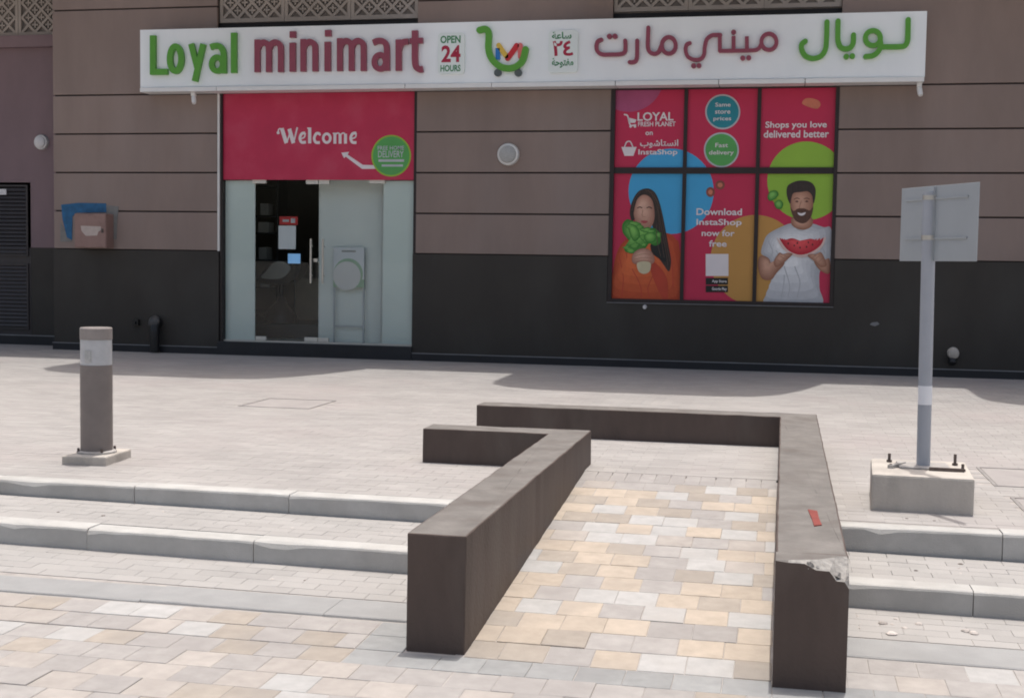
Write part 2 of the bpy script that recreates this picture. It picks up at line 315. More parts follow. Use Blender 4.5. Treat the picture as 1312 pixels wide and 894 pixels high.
def text(body, box, y, mat, parent, name='lettering', bold=0.012, depth=0.0015):
    """flat printed text fitted to a box ((x_left, z_top), (x_right, z_bottom)) on the facade plane"""
    c = bpy.data.curves.new('t', 'FONT'); c.body = body; c.size = 1.0; c.offset = bold; c.resolution_u = 3
    o = bpy.data.objects.new('t', c); col.objects.link(o)
    me = bpy.data.meshes.new_from_object(o.evaluated_get(bpy.context.evaluated_depsgraph_get()))
    bpy.data.objects.remove(o); bpy.data.curves.remove(c)
    xs = [v.co.x for v in me.vertices]; zs = [v.co.y for v in me.vertices]
    (xa, zt), (xb, zb) = box; xa, xb = min(xa, xb), max(xa, xb); zb, zt = min(zb, zt), max(zb, zt)
    sx = (xb - xa) / (max(xs) - min(xs)); sz = (zt - zb) / (max(zs) - min(zs)); x0 = min(xs); z0 = min(zs)
    for v in me.vertices: v.co = (xa + (v.co.x - x0) * sx, y - depth * 0.5, zb + (v.co.y - z0) * sz)
    me.materials.clear(); me.materials.append(M[mat]); me.name = name
    ob = bpy.data.objects.new(name, me); col.objects.link(ob); ob.parent = parent
    ob.matrix_parent_inverse = Matrix.Translation(-Vector(parent.location)) if parent.type == 'EMPTY' else parent.matrix_world.inverted()
    return ob

def clip(poly, x0, x1, z0, z1):
    P = [tuple(p) for p in poly]
    for ax, lim, sg in ((0, x0, 1), (0, x1, -1), (1, z0, 1), (1, z1, -1)):
        out = []
        for i in range(len(P)):
            a = P[i]; b = P[(i + 1) % len(P)]; ia = (a[ax] - lim) * sg >= 0; ib = (b[ax] - lim) * sg >= 0
            if ia: out.append(a)
            if ia != ib:
                t = (lim - a[ax]) / (b[ax] - a[ax]); out.append((a[0] + (b[0] - a[0]) * t, a[1] + (b[1] - a[1]) * t))
        P = out
        if not P: return P
    return P

def link_copy(src, name, loc, parent, rot=None):
    o = bpy.data.objects.new(name, src); col.objects.link(o); o.location = loc
    if rot: o.rotation_euler = rot
    o.parent = parent
    return o

# ------------------------------------------------------------------ measured drawings, metres on the facade plane (x, z) or on the ground (x, y)
ART = {}
ART['loyal'] = [('L',[('f',0.086,[(-9.143,4.669),(-9.145,4.102)]),('f',0.086,[(-9.176,4.143),(-8.911,4.139)])]),('o',[('c',0.086,[(-8.696,4.324),(-8.7,4.269),(-8.713,4.22),(-8.733,4.181),(-8.758,4.156),(-8.786,4.148),(-8.813,4.157),(-8.838,4.182),(-8.858,4.222),(-8.871,4.272),(-8.875,4.327),(-8.87,4.382),(-8.857,4.431),(-8.838,4.47),(-8.813,4.495),(-8.785,4.503),(-8.757,4.494),(-8.732,4.468),(-8.713,4.429),(-8.7,4.379)])]),('y',[('f',0.083,[(-8.54,4.535),(-8.445,4.188)]),('f',0.083,[(-8.351,4.531),(-8.484,3.996)])]),('a',[('s',0.083,[(-8.236,4.481),(-8.178,4.499),(-8.1,4.493),(-8.046,4.432),(-8.031,4.324),(-8.031,4.104)]),('c',0.08,[(-8.047,4.235),(-8.051,4.205),(-8.063,4.178),(-8.082,4.157),(-8.106,4.143),(-8.132,4.139),(-8.159,4.144),(-8.183,4.158),(-8.202,4.18),(-8.214,4.208),(-8.218,4.238),(-8.214,4.268),(-8.202,4.295),(-8.183,4.317),(-8.159,4.33),(-8.132,4.335),(-8.106,4.329),(-8.082,4.315),(-8.063,4.293),(-8.051,4.266)])]),('l',[('f',0.086,[(-7.874,4.681),(-7.873,4.107)])])]
ART['minimart'] = [('m',[('f',0.082,[(-7.512,4.113),(-7.513,4.577)]),('s',0.082,[(-7.513,4.435),(-7.478,4.505),(-7.411,4.536),(-7.35,4.496),(-7.336,4.416),(-7.335,4.111)]),('s',0.082,[(-7.336,4.432),(-7.302,4.502),(-7.235,4.533),(-7.167,4.493),(-7.153,4.413),(-7.152,4.108)])]),('i',[('f',0.089,[(-6.975,4.521),(-6.973,4.112)]),('f',0.089,[(-6.972,4.681),(-6.972,4.591)])]),('n',[('f',0.082,[(-6.812,4.112),(-6.814,4.569)]),('s',0.082,[(-6.814,4.429),(-6.78,4.498),(-6.71,4.529),(-6.647,4.489),(-6.633,4.409),(-6.631,4.11)])]),('i',[('f',0.089,[(-6.447,4.523),(-6.444,4.11)]),('f',0.089,[(-6.441,4.688),(-6.44,4.599)])]),('m',[('f',0.082,[(-6.261,4.11),(-6.264,4.57)]),('s',0.082,[(-6.263,4.431),(-6.23,4.5),(-6.163,4.53),(-6.102,4.491),(-6.088,4.412),(-6.086,4.108)]),('s',0.082,[(-6.088,4.428),(-6.055,4.497),(-5.988,4.527),(-5.924,4.488),(-5.91,4.408),(-5.908,4.105)])]),('a',[('s',0.082,[(-5.77,4.497),(-5.704,4.521),(-5.624,4.513),(-5.577,4.462),(-5.566,4.358),(-5.563,4.103)]),('c',0.079,[(-5.581,4.226),(-5.585,4.196),(-5.597,4.169),(-5.615,4.147),(-5.638,4.134),(-5.664,4.13),(-5.689,4.135),(-5.713,4.149),(-5.732,4.171),(-5.744,4.198),(-5.748,4.229),(-5.744,4.259),(-5.733,4.286),(-5.714,4.307),(-5.691,4.321),(-5.665,4.325),(-5.64,4.32),(-5.616,4.306),(-5.598,4.284),(-5.586,4.256)])]),('r',[('f',0.086,[(-5.391,4.1),(-5.395,4.534)]),('s',0.082,[(-5.393,4.371),(-5.371,4.449),(-5.328,4.495),(-5.253,4.506)])]),('t',[('s',0.086,[(-5.159,4.654),(-5.156,4.429),(-5.154,4.241),(-5.137,4.153),(-5.084,4.114),(-5.038,4.12)]),('f',0.076,[(-5.233,4.509),(-5.042,4.514)])])]
ART['ar_red'] = [('teh',[('r',0.053,[(-2.523,4.474),(-2.571,4.451),(-2.589,4.383),(-2.568,4.313),(-2.502,4.275),(-2.416,4.272),(-2.266,4.274),(-2.202,4.301),(-2.192,4.375),(-2.197,4.454)]),('d',0.07,[(-2.413,4.516)]),('d',0.07,[(-2.337,4.515)])]),('reh',[('r',0.053,[(-2.034,4.451),(-2.032,4.33),(-2.033,4.225),(-2.055,4.175),(-2.103,4.163),(-2.13,4.165)])]),('meem_alef',[('r',0.053,[(-1.887,4.621),(-1.889,4.474),(-1.887,4.359),(-1.859,4.295),(-1.796,4.27),(-1.744,4.293),(-1.716,4.35),(-1.706,4.376)]),('c',0.053,[(-1.514,4.378),(-1.517,4.344),(-1.53,4.313),(-1.55,4.289),(-1.575,4.274),(-1.604,4.27),(-1.633,4.275),(-1.659,4.291),(-1.68,4.316),(-1.694,4.347),(-1.699,4.381),(-1.696,4.415),(-1.683,4.445),(-1.663,4.469),(-1.637,4.484),(-1.609,4.489),(-1.58,4.483),(-1.554,4.467),(-1.533,4.442),(-1.519,4.412)])]),('yeh',[('r',0.05,[(-1.326,4.405),(-1.367,4.384),(-1.379,4.312),(-1.349,4.229),(-1.276,4.187),(-1.187,4.187),(-1.135,4.242),(-1.125,4.352),(-1.1,4.45),(-1.04,4.499),(-0.985,4.505),(-0.922,4.504)]),('f',0.05,[(-0.93,4.518),(-0.924,4.287)]),('d',0.065,[(-1.268,4.103)]),('d',0.065,[(-1.196,4.104)])]),('noon_yeh_meem',[('r',0.048,[(-0.922,4.293),(-0.743,4.292),(-0.568,4.293),(-0.454,4.297),(-0.406,4.327),(-0.385,4.376)]),('c',0.05,[(-0.185,4.399),(-0.189,4.366),(-0.202,4.337),(-0.223,4.314),(-0.25,4.3),(-0.28,4.295),(-0.31,4.301),(-0.338,4.316),(-0.36,4.34),(-0.375,4.37),(-0.381,4.403),(-0.377,4.436),(-0.364,4.465),(-0.343,4.488),(-0.316,4.502),(-0.286,4.507),(-0.256,4.501),(-0.228,4.485),(-0.206,4.462),(-0.191,4.432)]),('f',0.05,[(-0.748,4.485),(-0.743,4.29)]),('f',0.05,[(-0.573,4.477),(-0.568,4.288)]),('d',0.065,[(-0.749,4.536)]),('d',0.065,[(-0.62,4.194)]),('d',0.065,[(-0.541,4.195)])])]
ART['ar_green'] = [('lam',[('r',0.066,[(0.187,4.399),(0.144,4.363),(0.143,4.297),(0.192,4.21),(0.295,4.173),(0.396,4.204),(0.448,4.291),(0.459,4.423),(0.458,4.642)])]),('yeh_alef',[('r',0.066,[(0.599,4.651),(0.6,4.508),(0.607,4.39),(0.641,4.314),(0.703,4.289),(0.767,4.307),(0.799,4.365),(0.801,4.467)]),('d',0.071,[(0.717,4.189)]),('d',0.071,[(0.794,4.194)])]),('lam_waw',[('r',0.066,[(1.481,4.648),(1.484,4.489),(1.481,4.373),(1.448,4.316),(1.38,4.305),(1.267,4.305),(1.16,4.307)]),('c',0.063,[(1.141,4.42),(1.137,4.391),(1.125,4.364),(1.105,4.343),(1.079,4.33),(1.05,4.326),(1.021,4.331),(0.994,4.346),(0.973,4.367),(0.958,4.394),(0.953,4.424),(0.956,4.454),(0.969,4.48),(0.989,4.501),(1.015,4.514),(1.044,4.518),(1.073,4.513),(1.1,4.499),(1.121,4.477),(1.135,4.45)]),('r',0.066,[(1.14,4.394),(1.146,4.314),(1.115,4.242),(1.05,4.195),(0.965,4.185)])])]
ART['cart'] = [('body',[('r',0.089,[(-4.228,4.639),(-4.143,4.651),(-4.097,4.588),(-4.099,4.392),(-4.056,4.255),(-3.953,4.151),(-3.831,4.11),(-3.71,4.128),(-3.615,4.212),(-3.573,4.363)])]),('w',[('d',0.105,[(-3.962,4.054)])]),('w',[('d',0.105,[(-3.673,4.049)])]),('blue',[('s',0.061,[(-3.973,4.39),(-3.966,4.234)])]),('yellow',[('r',0.069,[(-3.957,4.429),(-3.916,4.369),(-3.85,4.28)])]),('red',[('r',0.073,[(-3.829,4.251),(-3.754,4.347),(-3.705,4.42)])]),('pink',[('r',0.069,[(-3.654,4.423),(-3.648,4.267)])])]
ART['badge1'] = [(-4.822,4.613),(-4.441,4.045)]
ART['badge2'] = [(-3.253,4.612),(-2.846,4.041)]
ART['badge_text'] = [('OPEN',[(-4.787,4.573),(-4.497,4.469)]),('24',[(-4.77,4.44),(-4.494,4.207)]),('HOURS',[(-4.782,4.169),(-4.492,4.079)])]
ART['badge_text2'] = [('\ufe94\ufecb\ufe8e\ufeb3',[(-3.207,4.592),(-2.934,4.496)]),('\u0662\u0664',[(-3.195,4.472),(-2.904,4.264)]),('\ufe94\ufea3\ufeee\ufe98\ufed4\ufee3',[(-3.201,4.24),(-2.901,4.103)])]
ART['sign'] = [(-9.387,4.748),(-9.353,3.918),(1.727,4.776),(1.708,3.922),(-9.353,3.85),(1.71,3.867)]
ART['welcome'] = [('W',[('f',0.059,[(-7.283,3.348),(-7.211,3.133)]),('f',0.021,[(-7.204,3.141),(-7.143,3.323)]),('f',0.059,[(-7.166,3.341),(-7.1,3.132)]),('f',0.023,[(-7.097,3.141),(-7.041,3.362)]),('r',0.018,[(-7.276,3.342),(-7.322,3.34),(-7.341,3.3)]),('d',0.044,[(-7.338,3.284)])]),('e',[('s',0.041,[(-6.92,3.279),(-6.972,3.27),(-7.001,3.207),(-6.975,3.146),(-6.907,3.146)]),('s',0.02,[(-6.997,3.192),(-6.933,3.219),(-6.916,3.279)])]),('l',[('f',0.049,[(-6.85,3.357),(-6.849,3.128)]),('f',0.018,[(-6.888,3.349),(-6.843,3.349)])]),('c',[('s',0.041,[(-6.689,3.263),(-6.744,3.272),(-6.78,3.206),(-6.756,3.145),(-6.692,3.139)]),('d',0.034,[(-6.693,3.256)])]),('o',[('c',0.039,[(-6.532,3.202),(-6.535,3.183),(-6.542,3.165),(-6.554,3.152),(-6.569,3.143),(-6.586,3.14),(-6.602,3.143),(-6.617,3.152),(-6.629,3.166),(-6.637,3.183),(-6.64,3.203),(-6.637,3.222),(-6.63,3.24),(-6.618,3.253),(-6.603,3.262),(-6.586,3.265),(-6.57,3.262),(-6.555,3.253),(-6.543,3.239),(-6.535,3.222)])]),('m',[('f',0.044,[(-6.462,3.279),(-6.461,3.122)]),('f',0.044,[(-6.382,3.264),(-6.381,3.122)]),('f',0.044,[(-6.299,3.264),(-6.298,3.122)]),('s',0.02,[(-6.462,3.25),(-6.414,3.276),(-6.379,3.25)]),('s',0.02,[(-6.379,3.25),(-6.331,3.276),(-6.297,3.249)]),('f',0.016,[(-6.493,3.272),(-6.459,3.272)])]),('e',[('s',0.041,[(-6.134,3.275),(-6.191,3.265),(-6.22,3.203),(-6.194,3.143),(-6.131,3.137)]),('s',0.02,[(-6.216,3.189),(-6.149,3.215),(-6.134,3.275)])])]
ART['arrow'] = [(-6.362,2.992),(-6.242,3.003),(-6.265,2.964),(-6.031,2.816),(-5.834,2.81),(-5.81,2.759),(-6.042,2.757),(-6.054,2.765),(-6.295,2.935),(-6.319,2.913)]
ART['door_circle'] = ((-5.604,2.945),0.284)
ART['door_circle_text'] = [('FREE HOME',[(-5.807,3.087),(-5.41,3.029)]),('DELIVERY',[(-5.8,3.017),(-5.415,2.922)]),('call or message us',[(-5.793,2.895),(-5.409,2.86)]),('open every day',[(-5.745,2.821),(-5.425,2.791)])]
ART['panes'] = {'A1':[(-2.34,3.85),(-1.41,2.767)],'A2':[(-1.353,3.838),(-0.416,2.777)],'A3':[(-0.357,3.843),(0.611,2.784)],'B1':[(-2.368,2.691),(-1.403,0.957)],'B2':[(-1.365,2.691),(-0.419,0.956)],'B3':[(-0.375,2.706),(0.612,0.949)]}
ART['blue'] = [(-0.977,2.452),(-0.98,2.376),(-0.993,2.301),(-1.015,2.228),(-1.047,2.159),(-1.088,2.095),(-1.137,2.037),(-1.193,1.986),(-1.256,1.943),(-1.324,1.908),(-1.396,1.883),(-1.471,1.867),(-1.548,1.861),(-1.625,1.866),(-1.701,1.88),(-1.775,1.904),(-1.845,1.938),(-1.911,1.98),(-1.97,2.031),(-2.023,2.088),(-2.067,2.152),(-2.103,2.222),(-2.13,2.295),(-2.147,2.371),(-2.154,2.448),(-2.15,2.525),(-2.137,2.601),(-2.113,2.674),(-2.08,2.743),(-2.038,2.807),(-1.988,2.865),(-1.931,2.916),(-1.868,2.958),(-1.799,2.992),(-1.727,3.016),(-1.651,3.031),(-1.575,3.036),(-1.498,3.031),(-1.423,3.016),(-1.349,2.991),(-1.28,2.957),(-1.216,2.914),(-1.157,2.864),(-1.106,2.807),(-1.062,2.743),(-1.026,2.675),(-1.0,2.603),(-0.984,2.528)]
ART['green'] = [(0.778,2.598),(0.776,2.529),(0.765,2.462),(0.745,2.397),(0.717,2.335),(0.682,2.277),(0.639,2.225),(0.59,2.179),(0.535,2.14),(0.475,2.109),(0.411,2.087),(0.345,2.073),(0.278,2.068),(0.21,2.072),(0.142,2.085),(0.077,2.106),(0.015,2.137),(-0.043,2.175),(-0.096,2.221),(-0.142,2.273),(-0.182,2.33),(-0.214,2.393),(-0.238,2.459),(-0.254,2.527),(-0.26,2.596),(-0.257,2.666),(-0.246,2.734),(-0.226,2.8),(-0.197,2.862),(-0.161,2.919),(-0.117,2.971),(-0.067,3.017),(-0.011,3.055),(0.049,3.085),(0.113,3.107),(0.179,3.121),(0.247,3.125),(0.314,3.12),(0.381,3.106),(0.446,3.084),(0.507,3.053),(0.564,3.015),(0.616,2.969),(0.662,2.918),(0.701,2.861),(0.733,2.799),(0.756,2.734),(0.771,2.667)]
ART['yellow'] = [(0.214,1.528),(0.211,1.448),(0.198,1.369),(0.175,1.293),(0.142,1.221),(0.101,1.153),(0.05,1.092),(-0.007,1.038),(-0.072,0.992),(-0.141,0.954),(-0.216,0.927),(-0.293,0.91),(-0.372,0.903),(-0.451,0.906),(-0.53,0.92),(-0.606,0.945),(-0.679,0.979),(-0.747,1.023),(-0.808,1.075),(-0.863,1.135),(-0.909,1.202),(-0.947,1.274),(-0.974,1.35),(-0.992,1.43),(-0.999,1.511),(-0.996,1.592),(-0.983,1.671),(-0.959,1.748),(-0.925,1.821),(-0.882,1.889),(-0.831,1.95),(-0.772,2.004),(-0.707,2.049),(-0.636,2.085),(-0.562,2.111),(-0.484,2.128),(-0.405,2.133),(-0.326,2.129),(-0.248,2.114),(-0.173,2.089),(-0.101,2.054),(-0.035,2.01),(0.026,1.958),(0.079,1.898),(0.125,1.832),(0.161,1.761),(0.189,1.686),(0.206,1.608)]
ART['mauve'] = [(-1.698,4.021),(-1.701,3.958),(-1.712,3.896),(-1.731,3.837),(-1.758,3.781),(-1.792,3.728),(-1.833,3.681),(-1.88,3.64),(-1.933,3.605),(-1.99,3.578),(-2.05,3.558),(-2.113,3.546),(-2.177,3.543),(-2.241,3.548),(-2.305,3.561),(-2.366,3.582),(-2.425,3.61),(-2.479,3.646),(-2.529,3.689),(-2.573,3.737),(-2.61,3.791),(-2.64,3.848),(-2.662,3.909),(-2.676,3.972),(-2.681,4.035),(-2.678,4.099),(-2.667,4.161),(-2.647,4.221),(-2.62,4.277),(-2.585,4.33),(-2.543,4.377),(-2.495,4.417),(-2.442,4.452),(-2.385,4.479),(-2.324,4.498),(-2.261,4.509),(-2.197,4.512),(-2.133,4.506),(-2.07,4.493),(-2.009,4.471),(-1.951,4.442),(-1.897,4.406),(-1.848,4.364),(-1.805,4.316),(-1.769,4.263),(-1.739,4.206),(-1.718,4.146),(-1.704,4.084)]
ART['woman'] = {'leaflets':[([(-2.032,2.0),(-1.966,1.991),(-1.959,1.981),(-1.927,1.954),(-1.962,1.912),(-2.02,1.916),(-2.045,1.936),(-2.059,1.962),(-2.069,2.002)],2),([(-1.906,1.832),(-1.911,1.811),(-1.956,1.809),(-1.974,1.836),(-1.981,1.85),(-1.969,1.867),(-1.946,1.877),(-1.91,1.87),(-1.907,1.858)],1),([(-2.164,1.652),(-2.138,1.666),(-2.112,1.667),(-2.093,1.663),(-2.076,1.64),(-2.086,1.617),(-2.11,1.616),(-2.141,1.61),(-2.171,1.629)],0),([(-1.852,1.874),(-1.873,1.863),(-1.887,1.881),(-1.911,1.896),(-1.874,1.91),(-1.858,1.919),(-1.825,1.902),(-1.815,1.891),(-1.828,1.874)],1),([(-1.811,1.824),(-1.792,1.811),(-1.794,1.792),(-1.827,1.78),(-1.856,1.771),(-1.899,1.791),(-1.87,1.814),(-1.873,1.837),(-1.838,1.827)],0),([(-2.027,1.751),(-2.002,1.721),(-1.963,1.702),(-1.987,1.684),(-2.016,1.655),(-2.056,1.654),(-2.106,1.685),(-2.114,1.706),(-2.073,1.72)],2),([(-1.908,1.946),(-1.889,1.951),(-1.856,1.952),(-1.848,1.934),(-1.856,1.917),(-1.867,1.915),(-1.894,1.904),(-1.927,1.921),(-1.934,1.934)],1),([(-2.088,1.952),(-2.122,1.955),(-2.145,1.992),(-2.128,2.027),(-2.071,2.033),(-2.022,2.024),(-1.966,1.996),(-2.008,1.961),(-2.025,1.962)],0),([(-2.121,1.859),(-2.097,1.873),(-2.071,1.88),(-2.044,1.868),(-2.028,1.856),(-2.047,1.84),(-2.066,1.827),(-2.092,1.839),(-2.099,1.848)],1),([(-2.155,1.703),(-2.119,1.69),(-2.125,1.666),(-2.111,1.649),(-2.144,1.641),(-2.168,1.632),(-2.19,1.649),(-2.223,1.667),(-2.191,1.68)],0),([(-1.699,1.804),(-1.74,1.816),(-1.757,1.829),(-1.765,1.849),(-1.763,1.864),(-1.731,1.882),(-1.688,1.881),(-1.683,1.854),(-1.684,1.826)],2),([(-1.92,1.785),(-1.896,1.792),(-1.866,1.787),(-1.863,1.774),(-1.85,1.76),(-1.875,1.745),(-1.906,1.743),(-1.93,1.761),(-1.934,1.772)],0),([(-2.04,1.652),(-2.077,1.654),(-2.121,1.682),(-2.094,1.706),(-2.068,1.726),(-2.024,1.734),(-1.971,1.718),(-2.0,1.686),(-1.995,1.668)],0),([(-1.927,1.898),(-1.959,1.895),(-1.967,1.906),(-1.97,1.923),(-1.958,1.934),(-1.942,1.932),(-1.919,1.934),(-1.907,1.922),(-1.901,1.905)],1),([(-2.093,1.959),(-2.075,1.964),(-2.043,1.955),(-2.056,1.943),(-2.04,1.929),(-2.067,1.914),(-2.096,1.918),(-2.101,1.931),(-2.109,1.947)],0),([(-2.066,1.796),(-2.091,1.807),(-2.111,1.824),(-2.083,1.856),(-2.03,1.851),(-1.992,1.832),(-1.97,1.815),(-2.017,1.79),(-2.037,1.779)],2),([(-2.147,1.641),(-2.127,1.65),(-2.08,1.659),(-2.058,1.646),(-2.035,1.62),(-2.058,1.591),(-2.093,1.586),(-2.126,1.59),(-2.166,1.616)],0),([(-1.778,1.915),(-1.766,1.898),(-1.79,1.871),(-1.8,1.846),(-1.848,1.861),(-1.88,1.865),(-1.867,1.897),(-1.866,1.92),(-1.827,1.915)],1),([(-1.967,1.839),(-1.923,1.849),(-1.898,1.832),(-1.889,1.814),(-1.88,1.792),(-1.915,1.769),(-1.947,1.77),(-1.967,1.794),(-1.99,1.816)],1),([(-1.889,1.701),(-1.9,1.681),(-1.919,1.688),(-1.952,1.685),(-1.962,1.706),(-1.936,1.719),(-1.923,1.738),(-1.903,1.729),(-1.871,1.72)],1),([(-1.855,1.944),(-1.811,1.935),(-1.83,1.91),(-1.833,1.875),(-1.878,1.88),(-1.913,1.883),(-1.964,1.905),(-1.93,1.931),(-1.898,1.943)],2),([(-2.117,1.998),(-2.091,1.98),(-2.053,1.972),(-2.065,1.949),(-2.076,1.932),(-2.109,1.914),(-2.142,1.931),(-2.178,1.951),(-2.167,1.978)],2)],'strands':[[(-1.989,2.438),(-2.06,2.343),(-2.09,2.187)],[(-1.873,2.46),(-1.757,2.316),(-1.704,2.045),(-1.623,1.665),(-1.581,1.43)],[(-1.836,2.431),(-1.744,2.207),(-1.7,1.882),(-1.634,1.538)],[(-1.799,2.417),(-1.7,2.189),(-1.634,1.846),(-1.557,1.485)],[(-1.753,1.99),(-1.738,1.772),(-1.686,1.555)],[(-1.917,2.46),(-1.807,2.424),(-1.761,2.316)]],'folds':[[(-2.263,1.547),(-2.202,1.256),(-2.215,0.981)],[(-2.076,1.367),(-1.961,1.15),(-1.939,0.986)],[(-1.565,1.666),(-1.523,1.412),(-1.505,1.122)],[(-2.185,1.695),(-2.152,1.512)],[(-1.782,1.299),(-1.851,1.116),(-1.83,0.988)]],'fingers':[[(-2.043,1.55),(-1.934,1.581),(-1.824,1.575)],[(-2.049,1.507),(-1.933,1.53),(-1.809,1.525)],[(-2.027,1.47),(-1.914,1.487),(-1.815,1.477)]],'sweater':[(-2.36,0.886),(-2.35,1.308),(-2.294,1.602),(-2.194,1.76),(-2.013,1.842),(-1.613,1.875),(-1.484,1.793),(-1.427,1.667),(-1.373,0.907)],'hair':[(-2.097,2.041),(-2.129,2.168),(-2.089,2.332),(-2.008,2.452),(-1.888,2.489),(-1.789,2.438),(-1.725,2.316),(-1.673,2.135),(-1.633,1.955),(-1.58,1.702),(-1.539,1.485),(-1.565,1.346),(-1.639,1.429),(-1.707,1.519),(-1.803,1.59),(-1.827,1.699),(-1.776,1.845),(-1.815,1.989),(-1.913,2.315),(-1.986,2.278),(-2.036,2.096)],'face':[(-1.952,2.423),(-1.857,2.395),(-1.804,2.279),(-1.782,2.116),(-1.805,1.997),(-1.868,1.916),(-1.941,1.923),(-2.023,1.995),(-2.07,2.114),(-2.069,2.26),(-2.024,2.369)],'cheek':[(-1.825,2.243),(-1.782,2.116),(-1.808,1.997),(-1.868,1.92),(-1.919,1.923),(-1.848,2.004),(-1.829,2.134)],'hairtop':[(-2.092,2.114),(-2.109,2.241),(-2.068,2.368),(-1.989,2.452),(-1.888,2.474),(-1.788,2.402),(-1.74,2.207),(-1.749,1.972),(-1.779,2.142),(-1.808,2.297),(-1.868,2.38),(-1.952,2.398),(-2.023,2.343),(-2.058,2.241),(-2.074,2.151)],'lettuce':[(-2.228,1.986),(-2.164,2.059),(-2.072,2.031),(-1.979,1.988),(-1.923,1.923),(-1.832,1.946),(-1.741,1.917),(-1.692,1.827),(-1.7,1.729),(-1.772,1.699),(-1.846,1.728),(-1.899,1.662),(-1.971,1.624),(-2.062,1.594),(-2.173,1.607),(-2.192,1.676),(-2.12,1.739),(-2.166,1.804),(-2.219,1.877)],'leaf':[(-2.144,1.986),(-2.034,1.969),(-1.976,1.843),(-2.047,1.751),(-2.115,1.841)],'leaf2':[(-1.921,1.843),(-1.813,1.888),(-1.739,1.827),(-1.792,1.743),(-1.894,1.753)],'hands':[(-2.086,1.513),(-2.051,1.605),(-1.936,1.661),(-1.825,1.626),(-1.768,1.518),(-1.803,1.445),(-1.967,1.435),(-2.059,1.448)],'stem':[(-2.011,1.449),(-1.913,1.479),(-1.822,1.452),(-1.834,1.342),(-1.91,1.304),(-1.987,1.34)],'cuff':[(-1.827,1.713),(-1.675,1.744),(-1.6,1.629),(-1.611,1.484),(-1.707,1.519),(-1.788,1.598)],'sleeve':[(-1.786,1.481),(-1.599,1.266),(-1.573,0.939),(-1.628,0.938),(-1.742,1.154),(-1.82,1.371)],'brow':[[(-2.021,2.216),(-1.992,2.231),(-1.959,2.22)],[(-1.89,2.221),(-1.857,2.232),(-1.824,2.214)]],'mouth':[(-1.973,2.035),(-1.926,2.046),(-1.871,2.032),(-1.921,2.003)],'nose':[(-1.947,2.188),(-1.953,2.104),(-1.909,2.097)]}
